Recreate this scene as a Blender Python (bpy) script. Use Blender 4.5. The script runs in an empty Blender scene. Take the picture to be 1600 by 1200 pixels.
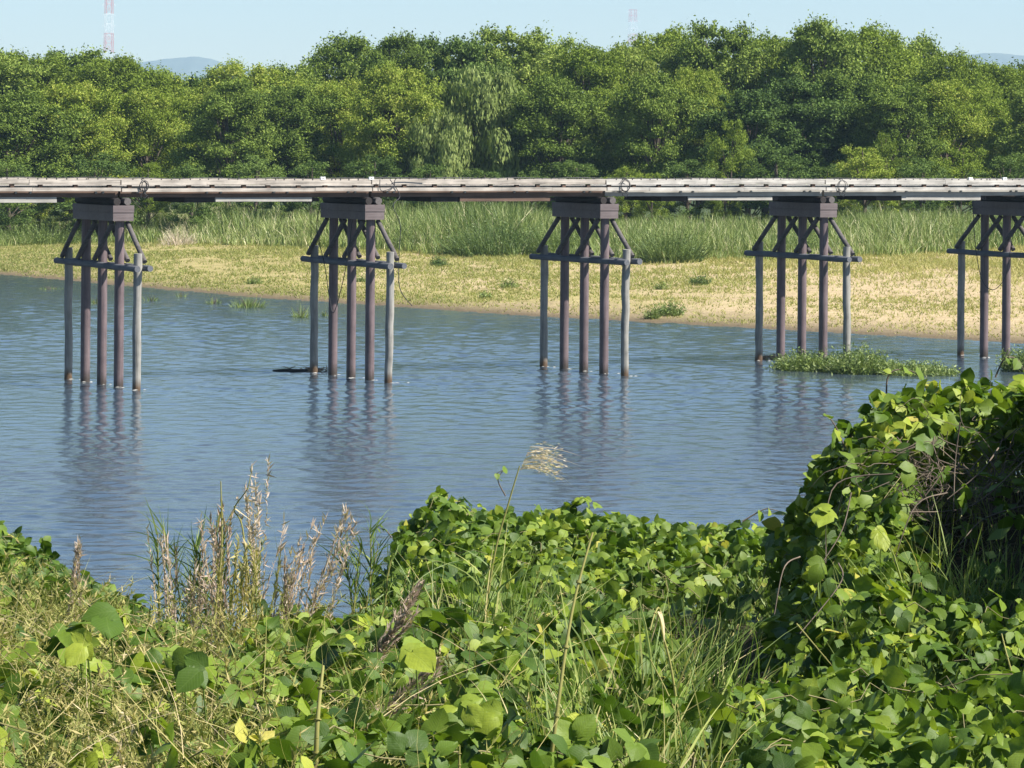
import bpy, math
import numpy as np
from mathutils import Matrix, Vector

rng = np.random.default_rng(11)
U = rng.uniform
scene = bpy.context.scene
COL = scene.collection
R = math.radians

# ------------------------------------------------------------------ camera model of the photograph
F, HC, HOR, ROLL = 6000.0, 10.15, 200.0, 0.008


def at(px, py, Y):
    """world point seen at photo pixel (px, py) when it stands Y metres away"""
    u, v = px - 800.0, py - HOR
    return np.array([(u + ROLL * v) / F * Y, Y, HC - (v - ROLL * u) / F * Y])


def ground_at(px, py, z=0.0):
    u, v = px - 800.0, py - HOR
    Y = (HC - z) * F / (v - ROLL * u)
    return np.array([(u + ROLL * v) / F * Y, Y, z])


# ------------------------------------------------------------------ small maths
def norm(a):
    a = np.asarray(a, float)
    return a / np.maximum(np.linalg.norm(a, axis=-1, keepdims=True), 1e-9)


def _hash(ix, iy, s):
    h = np.sin(ix * 127.1 + iy * 311.7 + s * 74.7) * 43758.5453
    return h - np.floor(h)


def vnoise(x, y, s=0):
    ix, iy = np.floor(x), np.floor(y)
    fx, fy = x - ix, y - iy
    fx, fy = fx * fx * (3 - 2 * fx), fy * fy * (3 - 2 * fy)
    a, b = _hash(ix, iy, s), _hash(ix + 1, iy, s)
    c, d = _hash(ix, iy + 1, s), _hash(ix + 1, iy + 1, s)
    return (a * (1 - fx) + b * fx) * (1 - fy) + (c * (1 - fx) + d * fx) * fy


def fbm(x, y, s=0, o=3):
    t, a = 0, 0.5
    for k in range(o):
        t = t + a * vnoise(x * 2 ** k, y * 2 ** k, s + k)
        a *= 0.5
    return t / (1 - 0.5 ** o)


def sstep(a, b, x):
    t = np.clip((x - a) / (b - a), 0, 1)
    return t * t * (3 - 2 * t)


# ------------------------------------------------------------------ scene helpers
def tag(o, label=None, cat=None, group=None, kind=None):
    if label: o['label'] = label
    if cat: o['category'] = cat
    if group: o['group'] = group
    if kind: o['kind'] = kind
    return o


def empty(name, loc=(0, 0, 0), rz=0.0, **k):
    o = bpy.data.objects.new(name, None)
    o.empty_display_size = 0.3
    COL.objects.link(o)
    o.location = [float(v) for v in loc]
    o.rotation_euler = (0, 0, rz)
    return tag(o, **k)


def copy_tree(o, parent=None):
    c = o.copy()
    COL.objects.link(c)
    c.parent = parent
    for ch in list(o.children):
        copy_tree(ch, c)
    return c


class MB:
    """collects pieces of ONE mesh"""
    def __init__(s):
        s.V, s.Q, s.T, s.UV, s.n = [], [], [], [], 0

    def add(s, V, Q, tint=None, uv=None):
        V = np.asarray(V, float).reshape(-1, 3)
        Q = np.asarray(Q, np.int64)
        if Q.shape[1] == 3:
            Q = np.concatenate([Q, np.full((len(Q), 1), -1)], 1)
            Q[:, 3] = -1 - s.n
        s.V.append(V)
        s.Q.append(Q + s.n)
        s.T.append(np.full(len(V), 0.5) if tint is None else np.broadcast_to(np.asarray(tint, float), (len(V),)))
        s.UV.append(np.zeros((len(V), 2)) if uv is None else np.asarray(uv, float).reshape(-1, 2))
        s.n += len(V)
        return s

    def box(s, c, d, rot=None, jit=0.0, tint=None):
        x, y, z = np.array(d) / 2.0
        V = np.array([[-x, -y, -z], [x, -y, -z], [x, y, -z], [-x, y, -z], [-x, -y, z], [x, -y, z], [x, y, z], [-x, y, z]])
        if jit: V = V + U(-jit, jit, V.shape)
        if rot is not None: V = V @ np.array(rot).T
        return s.add(V + np.array(c), [[0, 3, 2, 1], [4, 5, 6, 7], [0, 1, 5, 4], [1, 2, 6, 5], [2, 3, 7, 6], [3, 0, 4, 7]], tint)

    def tube(s, pts, rad, n=8, caps=True, tint=None, wob=0.0):
        pts = np.asarray(pts, float)
        rad = np.broadcast_to(np.asarray(rad, float), (len(pts),))
        T = norm(np.gradient(pts, axis=0))
        ref = np.array([1.0, 0, 0]) if abs(T[0][2]) > 0.6 else np.array([0, 0, 1.0])
        A = norm(np.cross(T, ref)); B = np.cross(T, A)
        an = np.arange(n) / n * 2 * np.pi
        rr = rad[:, None] * (1 + (U(-wob, wob, (len(pts), n)) if wob else 0))
        V = pts[:, None] + rr[..., None] * (A[:, None] * np.cos(an)[None, :, None] + B[:, None] * np.sin(an)[None, :, None])
        m = len(pts)
        V = V.reshape(-1, 3)
        i = np.arange(m - 1)[:, None] * n + np.arange(n)[None]
        j = np.arange(m - 1)[:, None] * n + (np.arange(n)[None] + 1) % n
        Q = np.stack([i, j, j + n, i + n], -1).reshape(-1, 4)
        s.add(V, Q, tint)
        if caps:
            for k, fl in ((0, 1), (m - 1, 0)):
                ring = V[k * n:(k + 1) * n]
                W = np.concatenate([ring, ring.mean(0, keepdims=True)])
                a = np.arange(n); b = (a + 1) % n
                s.add(W, np.stack([b, a, np.full(n, n)], -1) if fl else np.stack([a, b, np.full(n, n)], -1), tint)
        return s

    def build(s, name, mat, parent=None, smooth=False, **k):
        V = np.concatenate(s.V); Q = np.concatenate(s.Q)
        T = np.concatenate(s.T); UVv = np.concatenate(s.UV)
        me = bpy.data.meshes.new(name)
        tri = Q[:, 3] < 0
        order = np.concatenate([np.where(~tri)[0], np.where(tri)[0]])
        Q = Q[order]; tri = tri[order]
        sizes = np.where(tri, 3, 4)
        loops = Q.reshape(-1)
        loops = loops[loops >= 0]
        me.vertices.add(len(V)); me.vertices.foreach_set('co', V.astype(np.float32).ravel())
        me.loops.add(len(loops)); me.loops.foreach_set('vertex_index', loops.astype(np.int32))
        me.polygons.add(len(Q))
        st = np.concatenate([[0], np.cumsum(sizes)[:-1]])
        me.polygons.foreach_set('loop_start', st.astype(np.int32))
        me.polygons.foreach_set('loop_total', sizes.astype(np.int32))
        me.polygons.foreach_set('use_smooth', np.full(len(Q), bool(smooth)))
        at_ = me.attributes.new('tint', 'FLOAT', 'POINT')
        at_.data.foreach_set('value', T.astype(np.float32))
        uvl = me.uv_layers.new(name='UVMap')
        uvl.data.foreach_set('uv', UVv[loops].astype(np.float32).ravel())
        me.update(calc_edges=True)
        me.materials.append(mat)
        o = bpy.data.objects.new(name, me)
        COL.objects.link(o)
        if parent is not None: o.parent = parent
        return tag(o, **k)


# ------------------------------------------------------------------ materials
class NT:
    def __init__(s, name):
        s.m = bpy.data.materials.new(name); s.m.use_nodes = True
        s.t = s.m.node_tree; s.t.nodes.clear()
        s.out = s.t.nodes.new('ShaderNodeOutputMaterial')

    def n(s, typ, props=None, **inp):
        nd = s.t.nodes.new(typ)
        for k, v in (props or {}).items(): setattr(nd, k, v)
        for k, v in inp.items():
            k = int(k[1:]) if k[0] == 'i' and k[1:].isdigit() else k.replace('_', ' ')
            s.set(nd.inputs[k], v)
        return nd

    def set(s, sock, v):
        if hasattr(v, 'is_linked') or hasattr(v, 'links'): s.t.links.new(v, sock)
        elif isinstance(v, (tuple, list)) and len(v) == 3 and sock.type == 'RGBA': sock.default_value = (*v, 1)
        else: sock.default_value = v

    def math(s, op, a, b=0.0, c=0.0):
        nd = s.t.nodes.new('ShaderNodeMath'); nd.operation = op
        for i, v in enumerate((a, b, c)): s.set(nd.inputs[i], v)
        return nd.outputs[0]

    def mix(s, f, a, b):
        nd = s.t.nodes.new('ShaderNodeMix'); nd.data_type = 'RGBA'
        s.set(nd.inputs[0], f); s.set(nd.inputs[6], a); s.set(nd.inputs[7], b)
        return nd.outputs[2]

    def ramp(s, f, stops):
        nd = s.t.nodes.new('ShaderNodeValToRGB'); el = nd.color_ramp.elements
        while len(el) < len(stops): el.new(0.5)
        for e, (p, c) in zip(el, stops): e.position = p; e.color = (*c, 1) if len(c) == 3 else c
        s.set(nd.inputs[0], f)
        return nd.outputs[0]

    def mapr(s, v, a, b, c=0.0, d=1.0):
        nd = s.n('ShaderNodeMapRange'); s.set(nd.inputs[0], v)
        for i, x in enumerate((a, b, c, d)): nd.inputs[i + 1].default_value = x
        return nd.outputs[0]

    def noise(s, vec, scale, detail=4, rough=0.55):
        nd = s.n('ShaderNodeTexNoise', Scale=scale, Detail=detail, Roughness=rough)
        if vec is not None: s.set(nd.inputs['Vector'], vec)
        return nd.outputs[0]

    def coord(s, which='Object', scale=(1, 1, 1)):
        tc = s.n('ShaderNodeTexCoord')
        mp = s.n('ShaderNodeMapping'); mp.inputs['Scale'].default_value = scale
        s.t.links.new(tc.outputs[which], mp.inputs['Vector'])
        return mp.outputs[0]

    def bsdf(s, color, rough=0.6, spec=0.3, normal=None, **k):
        nd = s.n('ShaderNodeBsdfPrincipled', Base_Color=color, Roughness=rough, **k)
        nd.inputs['Specular IOR Level'].default_value = spec
        if normal is not None: s.set(nd.inputs['Normal'], normal)
        return nd.outputs[0]

    def bump(s, h, strength=0.5, dist=0.05):
        return s.n('ShaderNodeBump', Strength=strength, Distance=dist, Height=h).outputs[0]

    def done(s, sh):
        s.t.links.new(sh, s.out.inputs['Surface']); return s.m


def leaf_mat(name, stops, trans=0.3, rough=0.5, spec=0.35, veins=False, objvar=0.0, tcol=1.5):
    t = NT(name)
    a = t.n('ShaderNodeAttribute', {'attribute_name': 'tint'}).outputs['Fac']
    if objvar:
        oi = t.n('ShaderNodeObjectInfo').outputs['Random']
        a = t.math('ADD', a, t.math('MULTIPLY', t.math('SUBTRACT', oi, 0.5), objvar))
    col = t.ramp(a, stops)
    nrm = None
    if veins:
        uv = t.n('ShaderNodeUVMap').outputs[0]
        sx = t.n('ShaderNodeSeparateXYZ', Vector=uv)
        au = t.math('ABSOLUTE', sx.outputs[0])
        ph = t.math('MULTIPLY', t.math('SUBTRACT', sx.outputs[1], t.math('MULTIPLY', au, 0.45)), 26.0)
        w = t.math('POWER', t.math('ABSOLUTE', t.math('SINE', ph)), 8.0)
        mid = t.mapr(au, 0.0, 0.06, 1.0, 0.0)
        v = t.math('MAXIMUM', t.math('MULTIPLY', w, 0.55), mid)
        nz = t.noise(uv, 5.0, 3)
        col = t.mix(t.math('MULTIPLY', v, 0.11), col, (0.30, 0.40, 0.12))
        col = t.mix(t.mapr(nz, 0.35, 0.75, 0.0, 0.35), col, t.ramp(a, [(0, (0.03, 0.07, 0.012)), (1, (0.10, 0.13, 0.03))]))
        nrm = t.bump(t.math('SUBTRACT', nz, t.math('MULTIPLY', v, 0.35)), 0.22, 0.006)
    p = t.bsdf(col, rough, spec, nrm)
    if trans:
        tc = t.n('ShaderNodeMixRGB', {'blend_type': 'MULTIPLY'}, i0=1.0, i1=col, i2=(tcol * 1.05, tcol * 1.15, tcol * 0.55)).outputs[0]
        tr = t.n('ShaderNodeBsdfTranslucent', Color=tc).outputs[0]
        p = t.n('ShaderNodeMixShader', i0=trans, i1=p, i2=tr).outputs[0]
    return t.done(p)


def wood_mat(name, dark, light, sc=1.0, rough=0.8, axis=0, stain=None, spec=0.2):
    t = NT(name)
    s = [14, 14, 14]; s[axis] = 0.7
    v = t.coord('Object', tuple(x * sc for x in s))
    g = t.noise(v, 1.0, 6, 0.6)
    b = t.noise(t.coord('Object', (1.1, 1.1, 1.1)), 1.3, 4)
    f = t.math('ADD', t.math('MULTIPLY', g, 0.65), t.math('MULTIPLY', b, 0.5))
    col = t.ramp(f, [(0.32, dark), (0.52, tuple((a + c) / 2 for a, c in zip(dark, light))), (0.75, light)])
    if stain:
        z = t.n('ShaderNodeSeparateXYZ', Vector=t.n('ShaderNodeNewGeometry').outputs['Position']).outputs[2]
        zz = t.math('ADD', z, t.math('MULTIPLY', t.noise(t.coord('Object', (6, 6, 1)), 1.0, 3), 0.5))
        col = t.mix(t.mapr(zz, 0.35, 0.75, 1.0, 0.0), col, stain)
    return t.done(t.bsdf(col, rough, spec, t.bump(g, 0.4, 0.02)))


M = {}
M['wood_warm'] = wood_mat('pale_warm_timber', (0.10, 0.088, 0.078), (0.53, 0.475, 0.41))
M['wood_grey'] = wood_mat('pale_grey_timber', (0.13, 0.122, 0.11), (0.56, 0.53, 0.48))
M['wood_brown'] = wood_mat('brown_timber', (0.045, 0.031, 0.025), (0.15, 0.098, 0.073))
M['wood_dark'] = wood_mat('dark_timber', (0.012, 0.011, 0.011), (0.05, 0.042, 0.04))
M['wood_board'] = wood_mat('grey_board', (0.15, 0.14, 0.125), (0.42, 0.40, 0.36))
M['log'] = wood_mat('weathered_log', (0.06, 0.06, 0.058), (0.36, 0.345, 0.31), axis=2, stain=(0.10, 0.065, 0.04))
M['rail'] = wood_mat('tarred_log', (0.035, 0.04, 0.05), (0.16, 0.165, 0.18), axis=1)
M['brace'] = wood_mat('tarred_brace', (0.03, 0.028, 0.03), (0.14, 0.125, 0.12), axis=1)
M['pile'] = wood_mat('brown_painted_pile', (0.052, 0.039, 0.042), (0.195, 0.148, 0.152), axis=2, rough=0.55, stain=(0.055, 0.042, 0.035), spec=0.35)
M['cap'] = wood_mat('brown_painted_cap', (0.075, 0.059, 0.060), (0.16, 0.13, 0.128), rough=0.6, spec=0.3)


def plain(name, col, rough=0.6, metal=0.0, var=0.25, sc=4.0):
    t = NT(name)
    nz = t.noise(t.coord('Object', (sc, sc, sc)), 1.0, 4)
    c = t.mix(nz, tuple(x * (1 - var) for x in col), tuple(min(1, x * (1 + var)) for x in col))
    return t.done(t.bsdf(c, rough, 0.3, None, Metallic=metal))


M['wire'] = plain('dark_wire', (0.03, 0.03, 0.035), 0.5)
M['white'] = plain('white_plastic', (0.8, 0.8, 0.78), 0.4, var=0.05)
M['red_paint'] = plain('red_tower_paint', (0.62, 0.06, 0.05), 0.5, var=0.1)
M['white_paint'] = plain('white_tower_paint', (0.8, 0.8, 0.8), 0.5, var=0.05)
M['bark'] = wood_mat('bark', (0.03, 0.025, 0.02), (0.14, 0.11, 0.085), axis=2, sc=0.5)
M['drift'] = plain('wet_driftwood', (0.035, 0.03, 0.026), 0.6)
M['debris'] = plain('straw_debris', (0.34, 0.24, 0.15), 0.9, var=0.5, sc=3)
M['foam'] = plain('river_foam', (0.42, 0.42, 0.40), 0.7, var=0.2)

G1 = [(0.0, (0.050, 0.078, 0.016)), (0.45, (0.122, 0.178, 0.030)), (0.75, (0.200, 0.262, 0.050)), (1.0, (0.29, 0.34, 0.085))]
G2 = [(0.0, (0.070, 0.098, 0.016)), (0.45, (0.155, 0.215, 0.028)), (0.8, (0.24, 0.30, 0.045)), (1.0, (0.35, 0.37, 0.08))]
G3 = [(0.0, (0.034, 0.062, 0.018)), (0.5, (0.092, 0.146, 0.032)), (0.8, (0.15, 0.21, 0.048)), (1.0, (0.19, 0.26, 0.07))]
GW = [(0.0, (0.07, 0.10, 0.030)), (0.5, (0.175, 0.225, 0.062)), (0.8, (0.26, 0.31, 0.10)), (1.0, (0.34, 0.39, 0.15))]
M['leaf_green'] = leaf_mat('tree_leaf_green', G1, 0.14, 0.75, 0.08, objvar=0.5)
M['leaf_yellow'] = leaf_mat('tree_leaf_yellow_green', G2, 0.17, 0.75, 0.08, objvar=0.5)
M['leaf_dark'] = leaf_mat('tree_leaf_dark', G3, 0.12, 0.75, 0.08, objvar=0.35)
M['leaf_willow'] = leaf_mat('tree_leaf_willow', GW, 0.17, 0.75, 0.08, objvar=0.15)
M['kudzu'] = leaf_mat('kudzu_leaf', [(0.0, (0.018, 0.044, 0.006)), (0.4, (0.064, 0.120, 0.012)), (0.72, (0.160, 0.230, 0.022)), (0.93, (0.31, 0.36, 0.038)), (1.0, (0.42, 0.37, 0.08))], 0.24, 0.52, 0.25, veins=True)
M['grass'] = leaf_mat('grass_blade', [(0.0, (0.045, 0.090, 0.016)), (0.5, (0.16, 0.225, 0.05)), (0.8, (0.32, 0.36, 0.10)), (1.0, (0.50, 0.43, 0.20))], 0.25, 0.5, 0.3)
M['straw'] = leaf_mat('dry_straw', [(0.0, (0.11, 0.145, 0.03)), (0.4, (0.27, 0.275, 0.075)), (0.75, (0.46, 0.385, 0.16)), (1.0, (0.54, 0.44, 0.28))], 0.25, 0.6, 0.2, tcol=1.2)
M['seed'] = leaf_mat('purple_grey_seed', [(0.0, (0.28, 0.20, 0.15)), (0.5, (0.46, 0.36, 0.29)), (1.0, (0.62, 0.52, 0.44))], 0.3, 0.7, 0.1, tcol=1.1)
M['plume'] = leaf_mat('silvergrass_plume', [(0.0, (0.56, 0.42, 0.29)), (1.0, (0.82, 0.70, 0.55))], 0.45, 0.6, 0.2, tcol=1.1)
M['vine'] = wood_mat('bare_vine', (0.05, 0.04, 0.03), (0.19, 0.15, 0.115))
M['runner'] = wood_mat('vine_runner', (0.09, 0.075, 0.035), (0.30, 0.27, 0.13))
M['reed'] = leaf_mat('reed_blade', [(0.0, (0.06, 0.105, 0.025)), (0.5, (0.172, 0.228, 0.058)), (0.85, (0.29, 0.335, 0.11)), (1.0, (0.50, 0.46, 0.27))], 0.15, 0.5, 0.3)
M['sandgrass'] = leaf_mat('sand_grass_blade', [(0.0, (0.11, 0.15, 0.04)), (0.5, (0.27, 0.275, 0.085)), (1.0, (0.46, 0.385, 0.18))], 0.25, 0.6, 0.2)

# ground: one sheet, soil on the near bank, gravelly bed, sandbar, far plain
t = NT('ground')
pos = t.n('ShaderNodeNewGeometry').outputs['Position']
sp = t.n('ShaderNodeSeparateXYZ', Vector=pos)
n1 = t.noise(pos, 0.07, 5, 0.6); n2 = t.noise(pos, 0.7, 6, 0.72); n3 = t.noise(pos, 6.0, 3)
sand = t.ramp(t.math('ADD', t.math('MULTIPLY', n2, 0.6), t.math('MULTIPLY', n3, 0.4)), [(0.3, (0.24, 0.18, 0.10)), (0.5, (0.42, 0.325, 0.19)), (0.7, (0.54, 0.44, 0.28))])
turf = t.ramp(n2, [(0.3, (0.20, 0.18, 0.06)), (0.6, (0.34, 0.29, 0.115)), (0.8, (0.42, 0.35, 0.17))])
lft = t.mapr(sp.outputs[0], -30.0, 18.0, 0.30, -0.10)
patch = t.mapr(t.math('ADD', t.math('ADD', n1, t.math('MULTIPLY', n2, 0.35)), lft), 0.62, 0.80, 0.0, 0.8)
col = t.mix(patch, sand, turf)
col = t.mix(t.mapr(sp.outputs[2], 0.04, 0.32, 1.0, 0.0), col, t.mix(n2, (0.10, 0.078, 0.045), (0.17, 0.13, 0.08)))   # wet margin and bed
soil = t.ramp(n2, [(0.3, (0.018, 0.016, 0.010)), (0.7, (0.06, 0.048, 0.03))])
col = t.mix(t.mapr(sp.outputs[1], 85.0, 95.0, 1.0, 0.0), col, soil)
far = t.ramp(n1, [(0.3, (0.03, 0.05, 0.02)), (0.7, (0.07, 0.09, 0.035))])
col = t.mix(t.mapr(sp.outputs[1], 295.0, 312.0), col, far)
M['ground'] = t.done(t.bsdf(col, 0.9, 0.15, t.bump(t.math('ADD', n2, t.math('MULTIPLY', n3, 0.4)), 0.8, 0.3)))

t = NT('river_water')
v = t.coord('Object', (1.0, 1.25, 1.0))
h1 = t.noise(v, 0.8, 5, 0.62); h2 = t.noise(v, 2.4, 4, 0.6)
wd = t.noise(t.coord('Object', (0.035, 0.06, 1)), 1.0, 3)
hh = t.math('ADD', t.math('MULTIPLY', h1, 0.8), t.math('MULTIPLY', h2, 0.4))
hh = t.math('MULTIPLY', hh, t.mapr(wd, 0.3, 0.7, 0.75, 1.15))
bc = t.mix(wd, (0.032, 0.056, 0.084), (0.052, 0.066, 0.082))
sh = t.bsdf(bc, 0.12, 0.5, t.bump(hh, 0.5, 0.05), IOR=1.5)
M['water'] = t.done(sh)

t = NT('hill'); 
M['hill'] = t.done(t.bsdf(t.mix(t.noise(t.coord('Object', (.01, .01, .02)), 1.0, 5), (0.085, 0.105, 0.095), (0.14, 0.16, 0.14)), 0.95, 0.1))

# ------------------------------------------------------------------ terrain
SX = np.array([-400, -80, -34, -15, 0, 10, 25, 60, 120, 400.0])
SY = np.array([560, 330, 258, 227, 209, 199, 184, 160, 145, 120.0])


def shore(X):
    return np.interp(X, SX, SY) + 1.6 * (fbm(X * 0.13, X * 0 + 3.3, 5) - 0.5) + 0.9 * (vnoise(X * 0.6, X * 0 + 8.1, 9) - 0.5)


def near_flat(Y):
    return np.interp(Y, [-40, 0, 8, 10, 14, 18, 22, 26, 30, 36, 45, 60, 70, 76], [8.6, 8.5, 8.1, 7.45, 7.2, 6.95, 6.5, 6.1, 5.6, 5.0, 3.5, 1.0, -0.6, -1.2])


# ------------------------------------------------------------------ near bank: canopy surface of the plants
CPX = np.array([-300, 0, 60, 130, 210, 300, 400, 500, 580, 610, 640, 700, 800, 900, 1000, 1100, 1180, 1250, 1290, 1340, 1400, 1500, 1600, 1690, 1800, 2050.])
ROWS = [
    (11.0, [1330] * 26),
    (13.0, [1200] * 26),
    (16.0, [1040, 1040, 1040, 1040, 1045, 1050, 1060, 1065, 1070, 1075, 1080, 1085, 1090, 1090, 1095, 1100, 1095, 1090, 1090, 1085, 1085, 1080, 1080, 1080, 1080, 1080]),
    (19.0, [940, 945, 950, 960, 975, 1000, 1005, 1000, 995, 990, 985, 985, 985, 985, 1005, 1050, 1055, 1040, 1015, 990, 985, 980, 975, 960, 900, 900]),
    (22.0, [900, 905, 915, 935, 970, 985, 980, 960, 945, 950, 945, 935, 935, 940, 985, 1060, 1060, 1040, 990, 925, 895, 880, 860, 760, 520, 440]),  # unseen right end raised here and next row, bush mass added to cast shade
    (24.5, [890, 900, 915, 945, 985, 1000, 1000, 975, 950, 950, 940, 915, 910, 910, 960, 1030, 1020, 950, 845, 755, 725, 700, 665, 520, 400, 390]),
    (26.5, [880, 890, 910, 945, 1000, 1050, 1050, 1010, 980, 960, 940, 905, 900, 900, 930, 960, 920, 815, 735, 672, 622, 600, 585, 572, 560, 560]),
    (29.0, [860, 875, 900, 940, 1000, 1060, 1060, 1030, 1000, 970, 930, 880, 880, 880, 890, 900, 850, 815, 775, 735, 690, 670, 660, 650, 650, 650]),
    (32.0, [830, 850, 875, 915, 970, 1070, 1080, 1060, 1040, 940, 850, 805, 810, 815, 825, 835, 840, 840, 840, 830, 820, 810, 800, 790, 790, 790]),
    (35.0, [800, 812, 842, 895, 940, 1080, 1100, 1080, 1060, 880, 810, 768, 800, 790, 805, 825, 832, 860, 880, 880, 880, 880, 880, 880, 880, 880]),
    (38.0, [840, 850, 880, 930, 980, 1100, 1120, 1100, 1080, 960, 880, 830, 850, 850, 860, 880, 900, 920, 940, 940, 940, 940, 940, 940, 940, 940]),
    (43.0, [1000] * 26),
]
RY = np.array([r[0] for r in ROWS])
RZ = np.array([[HC - ((y - HOR) - ROLL * (p - 800)) / F * r[0] for p, y in zip(CPX, r[1])] for r in ROWS])


def canopy_raw(X, Y):
    px = 800 + X / Y * F
    Yc = np.clip(Y, RY[0], RY[-1])
    i = np.clip(np.searchsorted(RY, Yc) - 1, 0, len(RY) - 2)
    f = (Yc - RY[i]) / (RY[i + 1] - RY[i]); f = f * f * (3 - 2 * f)
    j = np.clip(np.searchsorted(CPX, px) - 1, 0, len(CPX) - 2)
    g_ = np.clip((px - CPX[j]) / (CPX[j + 1] - CPX[j]), 0, 1); g_ = g_ * g_ * (3 - 2 * g_)
    z = (RZ[i, j] * (1 - g_) + RZ[i, j + 1] * g_) * (1 - f) + (RZ[i + 1, j] * (1 - g_) + RZ[i + 1, j + 1] * g_) * f
    return z


def canopy(X, Y):
    z = np.maximum(canopy_raw(X, Y), near_flat(Y) + .25)
    z = z + .26 * (fbm(X * 1.5, Y * 1.1, 41) - .5) + .12 * (vnoise(X * 4.5, Y * 3.5, 43) - .5) - .06
    return z




def terrain(X, Y):
    near = near_flat(Y)
    Yq = np.clip(Y, 11, 43)
    mound = canopy_raw(X, Yq) - .75
    near = np.where((Y > 11) & (Y < 43), np.maximum(near, mound), near)
    d = Y - shore(X)
    far = np.interp(d, [-60, -12, -3, 0, 4, 30, 75, 120, 4000], [-1.2, -0.9, -0.22, 0.0, 0.16, 0.55, 1.15, 1.6, 2.0])
    far = far + 0.10 * (fbm(X * 0.25, Y * 0.08, 2) - 0.5) * sstep(1, 12, d)
    return np.where(Y < 78, near, far)


ys = np.concatenate([np.arange(-40, 10, 2.0), np.arange(10, 46, .5), np.arange(46, 80, 2.0), np.arange(80, 180, 6.0), np.arange(180, 330, 1.5), np.geomspace(332, 11000, 50)])
us = np.linspace(-1, 1, 161); us = np.sign(us) * np.abs(us) ** 1.4
halfw = np.interp(ys, [-40, 80, 330, 11000], [30, 60, 170, 3000])
YY = np.repeat(ys[:, None], len(us), 1); XX = us[None] * halfw[:, None]
ZZ = terrain(XX, YY)
Vg = np.stack([XX, YY, ZZ], -1).reshape(-1, 3)
a = (np.arange(len(ys) - 1)[:, None] * len(us) + np.arange(len(us) - 1)[None]).reshape(-1)
Qg = np.stack([a, a + 1, a + 1 + len(us), a + len(us)], -1)
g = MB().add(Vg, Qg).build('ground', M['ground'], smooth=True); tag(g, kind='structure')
# river: one sheet with real ripples (sum of small travelling waves, gusty patches)
wy = [58.0]
while wy[-1] < 268: wy.append(wy[-1] + (.13 if wy[-1] < 78 else max(.13, .0000125 * wy[-1] ** 2 )))
wy = np.array(wy)
wu = np.concatenate([np.linspace(-1, 1, 300)])
hw_ = .145 * wy + 3.0
WX = np.concatenate([np.stack([-hw_ - 120, -hw_ - 30], 1), wu[None] * hw_[:, None], np.stack([hw_ + 30, hw_ + 120], 1)], 1)
WY = np.repeat(wy[:, None], WX.shape[1], 1)
wr = np.random.default_rng(5)
gust = .05 + 1.85 * fbm(WX * .05, WY * .03, 61) + .25 * (vnoise(WX * .35, WY * .12, 64) - .5)
WZ = np.zeros_like(WX)
for lam in np.geomspace(.25, 2.0, 56):
    th_ = wr.normal(math.pi / 2 + .2, 1.15)
    k_ = 2 * math.pi / lam
    slope = .0135 * (.6 if lam > 1.3 else 1.0)
    wx_, wy_ = math.cos(th_) * .8, math.sin(th_)
    ph_ = wr.uniform(0, 6.28)
    WZ += slope / k_ * np.sin(k_ * (wx_ * WX + wy_ * WY) + ph_ + 1.3 * fbm(WX * .4 / lam ** .5, WY * .4 / lam ** .5, int(lam * 31), 2))
for k_ in range(5):
    cx, cy = -15.95 + .874 * 10.9 * k_, 150 + .485 * 10.9 * k_
    gust += .7 * np.exp(-((WX - cx - 2.5) / 3.2) ** 2 - ((WY - cy + 1.5) / 3.0) ** 2)
WZ *= gust * np.interp(WY, [60, 110, 200, 260], [.95, 1.0, 1.7, 2.0])
nx_ = WX.shape[1]
a = (np.arange(len(wy) - 1)[:, None] * nx_ + np.arange(nx_ - 1)[None]).reshape(-1)
MB().add(np.stack([WX, WY, WZ], -1).reshape(-1, 3), np.stack([a, a + 1, a + 1 + nx_, a + nx_], -1)).build('river', M['water'], smooth=True, kind='structure')


def ridge(name, prof, Y, depth, s):
    px = np.linspace(prof[0][0], prof[-1][0], 60)
    py = np.interp(px, [p[0] for p in prof], [p[1] for p in prof]) + 3.0 * (fbm(px * 0.05, px * 0, s) - 0.5)
    P = np.array([at(a, b, Y) for a, b in zip(px, py)])
    rows = []
    for k, (dy, hz) in enumerate([(-depth, 0), (-depth * .6, .45), (-depth * .25, .8), (0, 1), (depth * .5, .6), (depth, 0)]):
        q = P.copy(); q[:, 1] += dy; q[:, 2] = 2 + (P[:, 2] - 2) * hz * (1 + 0.12 * (fbm(px * .08, px * 0 + k, s + 3) - .5) * (0 if k == 3 else 1))
        rows.append(q)
    V = np.concatenate(rows); n = len(px)
    a = (np.arange(5)[:, None] * n + np.arange(n - 1)[None]).reshape(-1)
    MB().add(V, np.stack([a, a + 1, a + 1 + n, a + n], -1)).build(name, M['hill'], smooth=True, kind='structure')


ridge('distant_mountain', [(120, 150), (215, 98), (250, 93), (280, 90), (305, 88), (330, 92), (350, 98), (420, 120), (520, 150)], 10000, 800, 1)
ridge('wooded_hill', [(1380, 150), (1450, 105), (1500, 86), (1530, 84), (1560, 82), (1590, 86), (1650, 92), (1760, 120), (1850, 160)], 9600, 600, 7)

# ------------------------------------------------------------------ bridge
A = math.atan(0.559); E1 = np.array([math.cos(A), math.sin(A), 0]); E2 = np.array([math.sin(A), -math.cos(A), 0])
P1 = np.array([-15.95, 150.0, 0]); S = 10.9


def pier_pos(k): return P1 + E1 * S * (k - 1)


def log_pts(p0, p1, m=7, j=0.012):
    tt = np.linspace(0, 1, m)[:, None]
    p = np.array(p0) * (1 - tt) + np.array(p1) * tt
    return p + U(-j, j, p.shape)


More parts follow.
